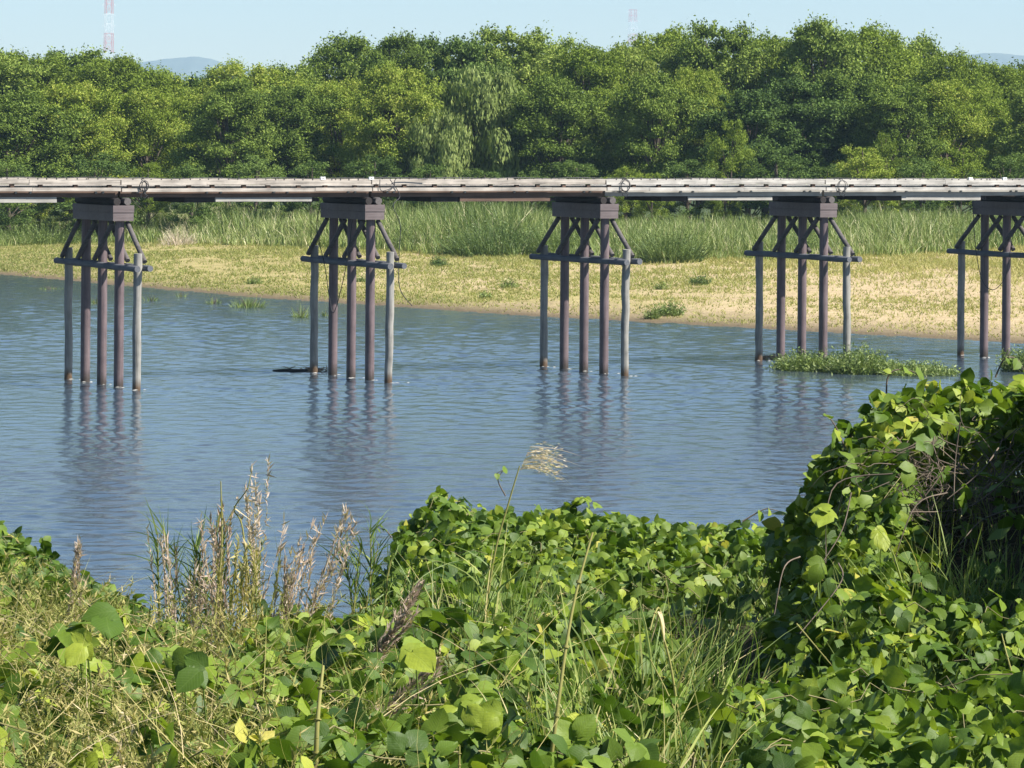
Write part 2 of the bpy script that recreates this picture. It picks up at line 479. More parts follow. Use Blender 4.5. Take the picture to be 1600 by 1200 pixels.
def make_pier(k, label):
    c = pier_pos(k)
    root = empty('bridge_pier', c, A, label=label, cat='bridge pier', group='piers of the footbridge')
    for y in (-1.65, 0.0, 1.65):
        mb = MB().tube([[0, y, z] for z in (-1.3, 0, 2.0, 2.02, 4.5, 6.44)], [.19, .19, .188, .193, .188, .185], 20)
        mb.build('column', M['pile'], root, smooth=True)
    MB().box((0, 0, 6.595), (0.86, 4.0, 0.32)).box((0, 0, 6.90), (0.88, 4.04, 0.275)).build('cap_beam', M['cap'], root)
    for y in (-3.4, 3.4):
        r = .165
        mb = MB().tube(log_pts([U(-.03, .03), y + U(-.09, .09), -1.3], [0, y, 5.2 + U(-.06, .06)], 12, 0.018), U(r * .93, r * 1.05, 12), 12, wob=0.03)
        mb.build('guard_post', M['log'], root, smooth=True)
    for x in (-.29, .29):
        MB().tube(log_pts([x, -3.98 + U(-.1, .1), 4.68 + U(-.04, .04)], [x, 3.98 + U(-.1, .1), 4.70 + U(-.04, .04)], 9, .012), U(.115, .13, 9), 12, wob=0.03).build('guard_rail', M['rail'], root, smooth=True)
    for y in (-1.65, 0.0, 1.65):
        for x, sgn in ((-.275, 1), (.275, -1)):
            MB().tube(log_pts([x, y + sgn * .08, 6.38], [x  , y + sgn * 1.80, 4.90], 5, .008), .10, 10, wob=0.03).build('brace', M['brace'], root, smooth=True)
    for x in (-.24, .2):
        MB().tube(log_pts([x, -1.95, 7.185], [x, 1.95, 7.185], 6, .004), .148, 14, wob=0.02).build('bearing_log', M['wood_dark'] if x < 0 else M['brace'], root, smooth=True)
    return root


PIER_LABELS = {
    1: 'brown three-column pier in clear open water, nothing caught at its foot, wire coil above',
    2: 'brown three-column pier with straw debris and a stick at its foot, wires hanging down',
    3: 'brown three-column pier between the wire-hung pier and the pier with the grassy islet',
    4: 'brown three-column pier whose columns rise out of a green grassy islet',
    5: 'brown three-column pier cut by the picture edge, standing behind the leafy bush top',
}
piers = {k: make_pier(k, PIER_LABELS[k]) for k in range(1, 6)}


def make_span(k, label, wood):
    root = empty('bridge_span', pier_pos(k), A, label=label, cat='bridge deck', group='deck spans of the footbridge')
    W = 1.72; L0, L1 = 0.02, S - 0.02
    z0 = U(-.02, .02)
    tm = M[wood]
    # cross boards of the deck
    mb = MB(); x = L0
    while x < L1 - 0.1:
        w = min(U(.2, .26), L1 - x)
        mb.box((x + w / 2, U(-.012, .012), 7.735 + z0 + U(-.006, .006)), (w - .015, 2 * W - .5, .075))
        x += w
    mb.build('deck_boards', tm, root)
    for sgn in (-1, 1):
        # curb timber in two or three lengths
        mb = MB(); cuts = [L0, *sorted(U(2.5, 8.5, 2)), L1]
        for a_, b_ in zip(cuts[:-1], cuts[1:]):
            dz = U(-.02, .02)
            mb.box(((a_ + b_) / 2, sgn * (W - .10) + U(-.012, .012), 7.925 + z0 + dz), (b_ - a_ - .012, .19, .19), jit=.008)
        cu = mb.build('curb_timber', tm, root)
        for x in np.arange(.5, S - .2, .41):
            MB().box((x + U(-.04, .04), sgn * (W - .06), 8.035 + z0 + U(-.012, .012)), (.035, .035, .075)).build('bolt', M['wire'], cu)
        for x in np.arange(.35, S - .1, 1.24):
            MB().box((x + U(-.2, .2), sgn * (W - .13), 7.767 + z0), (.16, .14, .115)).build('spacer', M['wood_brown'], root)
        # edge plank and girder
        mb = MB(); cuts = [L0, *sorted(U(2, 9, 2)), L1]
        for a_, b_ in zip(cuts[:-1], cuts[1:]):
            mb.box(((a_ + b_) / 2, sgn * (W + .035), 7.635 + z0 + U(-.012, .012)), (b_ - a_ - .01, .09, .135), jit=.006)
        mb.build('edge_plank', tm, root)
    for y in (-1.45, 0, 1.45):
        g_ = MB().box((S / 2, y, 7.505 + z0 * .3), (S - .1, .24, .33), jit=.006).build('girder', M['wood_brown' if wood == 'wood_warm' else 'wood_board'], root)
        if y < 0:
            for x in (.75, 1.05, 3.7, 4.3, 6.6, 7.2, 9.9, 10.2):
                MB().tube([[x, -1.575, 7.54], [x, -1.66, 7.54]], .045, 8).build('bolt', M['wood_board'], g_)
    MB().box((3.45, 0, 7.235), (1.3, 3.0, .20)).build('cross_beam', M['wood_dark'], root); MB().box((8.2, 0, 7.235), (.9, 3.0, .14)).build('cross_beam', M['wood_dark'], root)
    MB().box((6.2, -1.50, 7.25), (4.2, .16, .15 if k % 2 else .2), jit=.01).build('stiffening_board', M['wood_board' if k != 2 else 'wood_brown'], root)
    MB().box((6.2, 1.50, 7.25), (4.2, .16, .16), jit=.01).build('stiffening_board', M['wood_brown'], root)
    if wood == 'wood_warm' and k < 3:
        pts = [[x, -W + .1, 8.085 + z0 + .02 * math.sin(x * 2.1) + U(-.006, .006)] for x in np.linspace(0.1, S - .1, 40)]
    else:
        pts = [[x, -W + .1, 8.075 + z0 + .015 * math.sin(x * 1.7) + U(-.006, .006)] for x in np.linspace(0.1, S - .1, 40)]
    MB().tube(pts, .014, 5).build('safety_cable', M['wire'], root)
    return root


SPANS = [(0, 'deck span that ends on the clear-water pier, warm brown timber, one end outside the picture', 'wood_warm'),
         (1, 'warm brown deck span between the clear-water pier and the wire-hung pier', 'wood_warm'),
         (2, 'deck span with brown underside board, from the wire-hung pier to the plain middle pier', 'wood_warm'),
         (3, 'pale grey deck span between the plain middle pier and the grassy islet pier', 'wood_grey'),
         (4, 'pale grey deck span with white blocks between grassy islet pier and picture-edge pier', 'wood_grey'),
         (5, 'short visible piece of grey deck span beyond the picture-edge pier', 'wood_grey')]
for s_ in SPANS: make_span(*s_)


def bl(k, x, y, z):
    """point in the frame of pier k -> world"""
    return pier_pos(k) + E1 * x - E2 * y + np.array([0, 0, z])


def coil(k, dx, label, loops=4, rr=.205):
    c = bl(k, dx, -1.83, 7.78)
    root = empty('wire_coil', c, A, label=label, cat='wire coil', group='wire coils hanging over the deck edge')
    mb = MB()
    for i in range(loops):
        a_, b_ = rr * U(.45, 1.05), rr * U(.85, 1.15)
        th = np.linspace(0, 2 * np.pi, 26)
        mb.tube(np.stack([a_ * np.cos(th), -.02 * i + 0 * th, b_ * np.sin(th) + U(-.03, .03)], -1), .013, 5, caps=False)
    mb.tube([[-.1, 0, -.25], [-.14, -.02, -.38], [.05, -.02, -.46], [.14, -.02, -.36], [.02, 0, -.28]], .02, 5)
    mb.build('loops', M['wire'], root)
    MB().tube([[0, 0, .27], [.02, .08, .30], [.03, .3, .27]], .016, 5).build('tie', M['wire'], root)


coil(1, .92, 'round black wire coil on the deck edge above the clear-water pier')
coil(3, .85, 'black wire coil on the deck edge above the plain middle pier', 3, .24)
coil(4, .80, 'black wire coil in two loops on the deck edge above the grassy islet pier', 2, .25)


def cable(pts, label, r=.017):
    pts = np.array(pts); mid = pts.copy()
    tt = np.linspace(0, len(pts) - 1, len(pts) * 7)
    i = np.clip(tt.astype(int), 0, len(pts) - 2); f = (tt - i)[:, None]
    p0 = pts[np.clip(i - 1, 0, None)]; p1 = pts[i]; p2 = pts[i + 1]; p3 = pts[np.clip(i + 2, None, len(pts) - 1)]
    sp_ = .5 * (2 * p1 + (p2 - p0) * f + (2 * p0 - 5 * p1 + 4 * p2 - p3) * f ** 2 + (3 * p1 - p0 - 3 * p2 + p3) * f ** 3)
    o = MB().tube(sp_, r, 5).build('hanging_cable', M['wire'], smooth=True)
    return tag(o, label, 'cable', 'slack cables hanging from the bridge')


Z2 = 153.4
cable([bl(2, .75, -1.84, 8.05), bl(2, 1.2, -1.86, 7.4), bl(2, .8, -2.06, 7.0), bl(2, 1.1, -2.1, 6.2), bl(2, 1.0, -2.2, 5.0), bl(2, .9, -2.5, 3.7), bl(2, 1.4, -2.6, 3.0)], 'black cable dropping from the deck past the cap end of the wire-hung pier')
cable([bl(2, .3, -1.84, 8.05), bl(2, .35, -1.86, 7.6), bl(2, .9, -1.86, 7.75), bl(2, 1.1, -1.85, 8.1), bl(2, 2.4, -1.84, 8.06)], 'black cable zigzagging over the curb above the wire-hung pier')
cable([bl(2, -.5, 1.9, 7.0), bl(2, -.6, 2.0, 5.9), bl(2, -.45, 1.6, 4.6), bl(2, -.4, 1.2, 3.2), bl(2, -.35, .9, 2.6), bl(2, -.32, .3, 3.6), bl(2, -.42, -.5, 5.0), bl(2, -.35, -.7, 6.4)], 'black cable looping below the rail of the wire-hung pier')
cable([bl(5, -.5, 1.9, 7.0), bl(5, -.5, 1.7, 5.2), bl(5, -.5, 1.2, 3.6), bl(5, -.45, .4, 3.1), bl(5, -.45, -.5, 3.7), bl(5, -.45, -.9, 5.0), bl(5, -.4, -1.2, 6.4)], 'black cable hanging in a deep loop at the picture-edge pier')

for k, dx, lb in [(1, 8.75, 'white block on the curb, nearer the middle of the span before the wire-hung pier'), (2, .02, 'white block on the curb directly over the wire-hung pier'),
                  (4, 7.7, 'white block on the grey curb, farthest from the picture edge'), (4, 9.55, 'white block on the grey curb, second from the picture edge'), (5, .35, 'white block on the grey curb over the picture-edge pier')]:
    o = empty('curb_marker', bl(k, dx, -1.62, 8.04), A, label=lb, cat='marker', group='white blocks on the deck curb')
    MB().box((0, 0, .01), (.2, .12, .04)).build('base', M['white'], o)
    MB().box((-.07, 0, .07), (.055, .1, .08)).box((.07, 0, .07), (.055, .1, .08)).box((0, 0, .085), (.085, .09, .04)).build('block', M['white'], o)

# ------------------------------------------------------------------ trees
def kites(P, N, size, aspect=1.6, tint=None, along=None):
    """leaf shaped quads"""
    n = len(P)
    N = norm(N)
    Rv = norm(np.cross(N, U(-1, 1, (n, 3)))) if along is None else norm(along)
    Sv = norm(np.cross(N, Rv))
    L = (size * .5 * aspect ** .5)[:, None]; W = (size * .5 / aspect ** .5)[:, None]
    V = np.stack([P - Rv * L, P + Sv * W - Rv * L * .15, P + Rv * L, P - Sv * W - Rv * L * .15], 1)
    return V.reshape(-1, 3), np.arange(n * 4).reshape(-1, 4), np.repeat(tint, 4)


def rdir(n): return norm(rng.normal(size=(n, 3)))


def make_tree(kind, seed, mat):
    """unit tree: 10 m tall, about 6.4 m wide; every crown is many leaf clumps on limbs"""
    global rng, U
    keep = rng; rng = np.random.default_rng(seed); U = rng.uniform
    root = empty('tree' if kind != 'shrub' else 'shrub')
    Rm = 3.0; Hh = 10.0
    nl = {'broad': 120, 'fine': 130, 'dark': 110, 'willow': 70, 'shrub': 48}[kind]
    leafs = {'broad': 800, 'fine': 900, 'dark': 760, 'willow': 800, 'shrub': 680}[kind]
    mb = MB(); tips = []
    for i in range(nl):
        tt = (i + .5) / nl
        tt = tt ** .8
        env = Rm * (math.sin(math.pi * min(.98, .12 + .86 * tt ** 1.05))) ** .55
        ang = i * 2.399 + U(-.5, .5)
        rr = env * U(.35, .92) if U() < .8 else env * U(.9, 1.08)
        zc = 1.6 + (Hh - 2.3) * tt + U(-.4, .5)
        if kind == 'shrub': zc = .4 + 8.4 * tt
        zc += U(-.45, .45); c = np.array([rr * math.cos(ang), rr * math.sin(ang), min(zc, Hh - .7)])
        lr = U(.42, 1.1) * (1.0 if tt < .85 else .75)
        tips.append(c)
        m = int(leafs * (lr / .9) ** 2)
        d = rdir(m)
        d[:, 2] = np.abs(d[:, 2]) * .9 - .25
        out = norm(np.array([c[0], c[1], .25 * lr]) + 1e-6)
        d = norm(d + .55 * out)
        ax_ = norm(out + np.array([U(-.4, .4), U(-.4, .4), U(.2, 1.1)])); lt = U(-.14, .14)
        rad = lr * np.minimum(np.abs(rng.normal(.62, .32, m)), 1.2)
        st_ = (np.clip(U(-.2, 1.0, m), -.2, .95) ** 3 * lr * U(.4, 1.3))[:, None] * ax_
        P = c + d * rad[:, None] * np.array([1, 1, .95 + .2 * math.sin(i * 1.7)]) + st_
        if kind == 'willow':
            dr = U(0, 1, m) ** 1.5
            P[:, 2] -= dr * 1.5
            nrm_ = norm(d * [1, 1, .2] + .5 * rdir(m))
            al = norm(np.array([0, 0, -1.0]) + .35 * rdir(m))
            sz = U(.13, .28, m); asp = 3.6
            V, Q, T = kites(P, nrm_, sz, asp, np.clip(U(.2, .9, m) + U(-.12, .12), 0, 1), al)
        else:
            nrm_ = norm(d * .5 + .9 * rdir(m) + np.array([.12, -.12, .3]))
            al = None
            sz = U(.06, .145, m) if kind == 'fine' else U(.065, .165, m)
            if kind == 'dark': sz = U(.08, .21, m)
            V, Q, T = kites(P, nrm_, sz, 1.9 if kind != 'fine' else 2.6, np.clip(rng.normal(.5, .17, m) + lt, 0, 1), al)
        mb.add(V, Q, T)
        # sprigs that break the outline
        for _ in range(5 if kind != 'willow' else 2):
            q = norm(rdir(1)[0] + out + [0, 0, .9]); ln = lr * U(.85, 1.35)
            k2 = 20
            tt2 = U(.5, 1, k2)
            P = c + q * (ln * tt2)[:, None] + rdir(k2) * .13
            V, Q, T = kites(P, rdir(k2) + [0, 0, .4], U(.07, .15, k2), 2.0, np.clip(U(.35, .85, k2), 0, 1))
            mb.add(V, Q, T)
    mb.build('crown', mat, root)
    tr = MB()
    lean = U(-.4, .4, 2)
    tp = np.array([[lean[0] * s * s, lean[1] * s * s, s * 8.6] for s in np.linspace(0, 1, 8)])
    tr.tube(tp, np.linspace(.24, .05, 8), 8, wob=.05)
    for c in tips[::3]:
        zb = max(.6, c[2] * .55)
        b = np.array([lean[0] * (zb / 8.6) ** 2, lean[1] * (zb / 8.6) ** 2, zb])
        mid_ = (b + c) / 2 + [0, 0, -.15] + U(-.15, .15, 3)
        tr.tube([b, mid_, c], [.085, .055, .02], 5, caps=False)
    tr.build('trunk', M['bark'], root)
    rng = keep; U = rng.uniform
    return root


PROTO = {}


def tree(kind, px, ytop, wpx, Y, label, group, base=None):
    v = {'broad': 2, 'fine': 2, 'dark': 1, 'willow': 1, 'shrub': 2, 'shrub_bright': 1}[kind]
    key = (kind, int(rng.integers(v)))
    mat = {'broad': 'leaf_green', 'fine': 'leaf_yellow', 'dark': 'leaf_dark', 'willow': 'leaf_willow', 'shrub': 'leaf_dark', 'shrub_bright': 'leaf_yellow'}[kind]  # dark leaf colour on plain shrubs stands in for shade under the trees
    if key not in PROTO:
        o = PROTO[key] = make_tree('shrub' if kind.startswith('shrub') else kind, 100 + len(PROTO) * 7, M[mat])
    else:
        o = copy_tree(PROTO[key])
    p = at(px, ytop, Y)
    zb = float(terrain(np.array(p[0]), np.array(Y))) - .1 if base is None else base
    h = (p[2] - zb) / 10.15
    w = wpx / F * Y / 6.3
    o.location = (p[0], Y, zb)
    o.scale = (w, w * U(.9, 1.05), h)
    o.rotation_euler = (0, 0, U(0, 6.28))
    tag(o, label, 'tree' if not kind.startswith('shrub') else 'shrub', group)
    return o


GB, GF, GS = 'tall trees along the skyline of the wood', 'trees along the front of the wood', 'shrubs at the edge of the wood'
BACK = [
    ('broad', -15, 68, 190, 'tall green tree at the picture edge, farthest from the grassy islet, on the skyline'),
    ('fine', 48, 76, 170, 'light green skyline tree next to the picture-edge tree, short of the nearer pylon'),
    ('broad', 118, 72, 180, 'round green skyline tree just before the nearer red and white pylon'),
    ('fine', 180, 80, 160, 'olive skyline tree directly under the nearer red and white pylon'),
    ('fine', 245, 103, 150, 'low olive skyline tree beside the nearer pylon, under the start of the blue mountain'),
    ('dark', 312, 114, 140, 'lowest dark skyline tree, directly below the blue mountain'),
    ('fine', 385, 90, 170, 'wide olive skyline tree just after the blue mountain'),
    ('broad', 462, 95, 150, 'flat-topped green skyline tree before the step up to the taller wood'),
    ('broad', 545, 50, 160, 'dense green tree where the skyline steps up, above the wire-hung pier'),
    ('broad', 615, 48, 140, 'green skyline tree second after the step up, above the wire-hung pier'),
    ('dark', 672, 53, 140, 'dark green skyline tree in the dip after the step up'),
    ('dark', 728, 54, 130, 'dark skyline tree with a shaded hollow under its top, behind the drooping willow'),
    ('broad', 790, 38, 170, 'high rounded skyline tree behind the drooping willow'),
    ('broad', 855, 52, 140, 'green skyline tree between the rounded one and the faint pylon'),
    ('fine', 918, 62, 150, 'light green skyline tree just before the faint pylon'),
    ('broad', 985, 64, 140, 'green skyline tree directly under the faint distant pylon'),
    ('fine', 1046, 36, 150, 'tall light green skyline tree just after the faint pylon'),
    ('broad', 1118, 29, 160, 'tall green skyline tree second after the faint pylon'),
    ('fine', 1198, 47, 160, 'light green skyline tree in the dip before the highest crown'),
    ('broad', 1278, 25, 160, 'highest tree of the skyline, pointed top above the grassy islet pier'),
    ('fine', 1350, 32, 180, 'broad light green skyline tree just after the highest crown'),
    ('broad', 1424, 50, 160, 'green skyline tree where the wood slopes down after the highest crown'),
    ('fine', 1492, 74, 130, 'small light green skyline tree just before the wooded hill'),
    ('fine', 1556, 90, 150, 'low olive skyline tree in front of the wooded hill'),
    ('broad', 1630, 92, 150, 'low green skyline tree past the wooded hill, cut by the picture edge'),
]
for i, (kd, px, yt, w, lb) in enumerate(BACK):
    tree(kd, px, yt + 2, w * 1.1, 352 + (i * 7) % 19, lb, GB)
FRONT = [
    ('broad', 22, 140, 190, 'dark-based green tree of the front row at the picture edge by the clear-water pier'),
    ('fine', 112, 122, 170, 'bright olive tree of the front row behind the clear-water pier'),
    ('fine', 228, 134, 150, 'bright yellow-green dome-shaped tree just past the clear-water pier'),
    ('broad', 358, 122, 150, 'round green tree standing alone midway between the clear-water and wire-hung piers'),
    ('broad', 452, 130, 150, 'green front tree just before the wire-hung pier'),
    ('fine', 532, 118, 130, 'light green front tree directly behind the wire-hung pier'),
    ('fine', 622, 96, 140, 'light green front tree just past the wire-hung pier'),
    ('willow', 748, 102, 190, 'pale drooping willow of the front row, hanging strands, midway between two piers'),
    ('willow', 690, 170, 110, 'small pale willow tucked against the big drooping willow'),
    ('broad', 872, 116, 150, 'green front tree just after the drooping willow, above the plain middle pier'),
    ('fine', 950, 134, 140, 'light green front tree just past the plain middle pier'),
    ('broad', 1025, 112, 140, 'green front tree below the faint pylon and next skyline crowns'),
    ('fine', 1092, 100, 120, 'narrow light green front tree midway between plain middle and islet piers'),
    ('dark', 1170, 138, 150, 'dark bluish-green tree with drooping sprays before the islet pier'),
    ('dark', 1245, 120, 160, 'big dark bluish-green front tree directly behind the islet pier'),
    ('broad', 1325, 110, 160, 'green front tree just past the islet pier'),
    ('broad', 1405, 124, 150, 'green front tree midway between islet and picture-edge piers'),
    ('fine', 1478, 120, 150, 'light green front tree shortly before the picture-edge pier'),
    ('fine', 1552, 150, 140, 'olive front tree with pale trunk near the picture-edge pier'),
    ('broad', 1618, 140, 140, 'green front tree cut by the picture edge past the last pier'),
]
for i, (kd, px, yt, w, lb) in enumerate(FRONT):
    tree(kd, px, yt, w, 324 + (i * 5) % 13, lb, GF)
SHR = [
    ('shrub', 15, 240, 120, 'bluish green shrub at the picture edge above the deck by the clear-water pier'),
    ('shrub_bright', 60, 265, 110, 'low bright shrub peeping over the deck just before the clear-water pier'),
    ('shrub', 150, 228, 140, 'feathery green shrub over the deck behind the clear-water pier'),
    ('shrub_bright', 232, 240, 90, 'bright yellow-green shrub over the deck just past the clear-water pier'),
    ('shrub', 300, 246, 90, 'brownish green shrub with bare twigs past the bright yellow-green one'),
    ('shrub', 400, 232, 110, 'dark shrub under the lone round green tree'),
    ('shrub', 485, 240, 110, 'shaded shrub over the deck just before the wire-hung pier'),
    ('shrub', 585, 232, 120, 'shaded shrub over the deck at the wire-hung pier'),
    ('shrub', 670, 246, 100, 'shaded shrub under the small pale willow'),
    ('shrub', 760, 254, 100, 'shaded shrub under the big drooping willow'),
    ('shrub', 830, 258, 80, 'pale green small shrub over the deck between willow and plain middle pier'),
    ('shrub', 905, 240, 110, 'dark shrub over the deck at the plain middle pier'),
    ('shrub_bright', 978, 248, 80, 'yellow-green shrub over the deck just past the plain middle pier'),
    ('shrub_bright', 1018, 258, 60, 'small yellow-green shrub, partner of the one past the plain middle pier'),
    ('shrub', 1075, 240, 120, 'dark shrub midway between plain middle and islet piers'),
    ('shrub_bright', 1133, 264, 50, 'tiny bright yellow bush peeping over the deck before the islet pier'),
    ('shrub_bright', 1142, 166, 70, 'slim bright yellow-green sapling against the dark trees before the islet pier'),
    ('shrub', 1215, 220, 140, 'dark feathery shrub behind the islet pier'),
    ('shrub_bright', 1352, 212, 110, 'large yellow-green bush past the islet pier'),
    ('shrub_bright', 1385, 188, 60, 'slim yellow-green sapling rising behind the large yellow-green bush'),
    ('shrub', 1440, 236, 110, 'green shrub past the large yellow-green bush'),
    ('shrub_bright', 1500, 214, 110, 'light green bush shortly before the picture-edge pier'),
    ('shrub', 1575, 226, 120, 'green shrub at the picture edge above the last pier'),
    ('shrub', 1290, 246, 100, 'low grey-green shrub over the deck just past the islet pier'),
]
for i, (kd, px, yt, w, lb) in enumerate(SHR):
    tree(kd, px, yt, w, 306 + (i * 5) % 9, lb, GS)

# ------------------------------------------------------------------ pylons
def pylon(px, ytop, Y, wtop, wbot, band, label, arms):
    p = at(px, ytop, Y); H = p[2] - 2
    root = empty('lattice_pylon', (p[0], Y, 2), .35, label=label, cat='pylon', group='red and white pylons')
    nb = int(H / band)
    lv = np.linspace(0, H, nb * 2 + 1); th = .019 * wtop + .06
    for i in range(nb * 2):
        z0, z1 = lv[i], lv[i + 1]
        isred = ((nb * 2 - 1 - i) // 2) % 2 == 0
        b = MB()
        w0 = np.interp(z0, [0, H * .45, H], [wbot, wtop * 1.15, wtop * .8]) / 2
        w1 = np.interp(z1, [0, H * .45, H], [wbot, wtop * 1.15, wtop * .8]) / 2
        cs = [(-1, -1), (1, -1), (1, 1), (-1, 1)]
        for j in range(4):
            a0 = np.array([cs[j][0] * w0, cs[j][1] * w0, z0]); a1 = np.array([cs[j][0] * w1, cs[j][1] * w1, z1])
            c0 = np.array([cs[(j + 1) % 4][0] * w0, cs[(j + 1) % 4][1] * w0, z0]); c1 = np.array([cs[(j + 1) % 4][0] * w1, cs[(j + 1) % 4][1] * w1, z1])
            b.tube([a0, a1], th, 5); b.tube([a0, c1], th * .55, 4); b.tube([c0, a1], th * .55, 4); b.tube([a1, c1], th * .6, 4)
        b.build('red_section' if isred else 'white_section', M['red_paint' if isred else 'white_paint'], root)
    for fz in arms:
        w = wtop * .9
        MB().tube([[-w, 0, H * fz], [0, 0, H * fz + 1.0], [w, 0, H * fz]], th * .8, 5).tube([[-w, 0, H * fz], [-w, 0, H * fz - 2.2]], th * 1.3, 6).tube([[w, 0, H * fz], [w, 0, H * fz - 2.2]], th * 1.3, 6).build('cross_arm', M['white_paint'], root)


pylon(171, -70, 5200, 9.5, 23, 26, 'nearer red and white lattice pylon, its top outside the picture', (.97, .88, .80, .72, .66, .60, .54))
pylon(989, 15, 10300, 20, 42, 30, 'faint far red and white lattice pylon fading in haze', (.98, .91, .84))


# ------------------------------------------------------------------ ribbons (grass, reeds, stalks)
def ribbons(mb, P, D, L, W, bend, tint, nseg=4, taper=1.3):
    n = len(P); D = norm(D)
    tt = np.linspace(0, 1, nseg + 1)
    S_ = norm(np.cross(D, norm(rng.normal(size=(n, 3)) * [1, 1, .15])))
    C = P[:, None] + L[:, None, None] * (D[:, None] * tt[None, :, None] + bend[:, None] * (tt ** 2)[None, :, None])
    wd = (W[:, None] * .5 * (1 - tt ** taper * .93)[None])[..., None]
    V = np.stack([C - S_[:, None] * wd, C + S_[:, None] * wd], 2)
    V = V.reshape(-1, 3)
    base = (np.arange(n) * (nseg + 1) * 2)[:, None] + (np.arange(nseg) * 2)[None]
    Q = np.stack([base, base + 1, base + 3, base + 2], -1).reshape(-1, 4)
    mb.add(V, Q, np.repeat(tint, (nseg + 1) * 2))
    return C


def hb(n, a, down=0.0):
    d = rng.normal(size=(n, 3)) * [1, 1, 0]
    return norm(d) * (np.asarray(a)[:, None]) + np.array([0, 0, -1.0]) * (np.asarray(a) * down)[:, None]


# reeds on the far bank
bx = [-60, 0, 120, 250, 400, 600, 700, 860, 1000, 1250, 1500, 1600, 1680]
by = [380, 376, 374, 376, 383, 391, 399, 402, 410, 408, 404, 398, 396]
n = 46000
px = U(-50, 1660, n)
Yf = np.array([ground_at(a_, np.interp(a_, bx, by), 1.05)[1] for a_ in np.linspace(-50, 1660, 200)])
Y0 = np.interp(px, np.linspace(-50, 1660, 200), Yf)
dep = U(0, 1, n) ** 1.25 * 34
Yr = Y0 + dep + 5.0 * (fbm(px * .02, px * 0 + 1, 4) - .5)
Xr = (px - 800) / F * Yr
hmul = .38 + .95 * fbm(Xr * .28, Yr * .16, 14) + .12 * (vnoise(Xr * .9, Yr * .5, 3) - .5)
clump = np.exp(-((px - 770) / 75) ** 2) * .35 + np.exp(-((px - 1060) / 60) ** 2) * .2
Hr = .9 * (1.2 + 2.1 * sstep(0, 8, dep)) * (hmul + clump) * np.interp(px, [-50, 130, 220, 600, 830, 900, 1230, 1320, 1660], [.72, .72, .95, 1.0, 1.0, .80, .80, 1.0, 1.02])
Pz = terrain(Xr, Yr)
tint = np.clip(.25 + .55 * fbm(Xr * .22, Yr * .12, 21) + rng.normal(0, .22, n) - .28 * np.exp(-((px - 770) / 80) ** 2), 0, 1)
tint = np.where((U(0, 1, n) < .06) | ((np.abs(px - 280) < 26) & (dep < 14) & (U(0, 1, n) < .5)), 1.0, tint)
mb = MB()
ribbons(mb, np.stack([Xr, Yr, Pz], -1), rng.normal(size=(n, 3)) * [.2, .2, 0] + [0, 0, 1], Hr, U(.04, .12, n), hb(n, U(.05, .5, n), .35), tint, 3)
tag(mb.build('reed_bed', M['reed'], smooth=False), 'tall light green reeds along the foot of the wood beyond the sandbar', 'reeds', kind='stuff')

# grass on the sandbar
n = 170000
Xs = U(-62, 52, n); Ys = U(186, 306, n)
d = Ys - shore(Xs)
pxs = 800 + Xs / Ys * F
f1 = fbm(Xs * .09, Ys * .085, 31); f2 = fbm(Xs * .5, Ys * .35, 33)
left = np.interp(pxs, [0, 350, 900, 1600], [.26, .10, -.02, -.05])
dens = sstep(.46, .70, f1 * .6 + f2 * .45 + left + .22 * sstep(45, 70, d)) * sstep(.8, 5, d) * .8 + (.09 + .10 * sstep(300, 1200, pxs)) * sstep(.5, 2, d)
row = np.exp(-((d - 3.2 - 1.5 * vnoise(Xs * .3, Xs * 0, 4)) / 1.6) ** 2)
k = (d > .3) & (U(0, 1, n) < np.clip(dens + .15 * row, 0, 1)) & (pxs > -60) & (pxs < 1680)
Xs, Ys, d, pxs, f1 = Xs[k], Ys[k], d[k], pxs[k], f1[k]
m = 3
Xb = np.repeat(Xs, m) + rng.normal(0, .09, len(Xs) * m); Yb = np.repeat(Ys, m) + rng.normal(0, .09, len(Xs) * m)
n = len(Xb)
tint = np.clip(np.repeat(np.interp(pxs, [0, 500, 1600], [.33, .45, .66]) + .25 * (.5 - f1), m) + rng.normal(0, .16, n) , 0, 1)
hgt = U(.10, .32, n) * np.repeat(np.interp(d, [0, 3, 40, 75], [.6, .8, .9, 1.6]), m)
mb = MB()
ribbons(mb, np.stack([Xb, Yb, terrain(Xb, Yb) - .01], -1), rng.normal(size=(n, 3)) * [.5, .5, 0] + [0, 0, 1], hgt, U(.03, .075, n), hb(n, U(.1, .6, n), .3), tint, 2)
tag(mb.build('sandbar_grass', M['sandgrass']), 'thin yellow-green grass scattered over the pale sandbar', 'grass', kind='stuff')


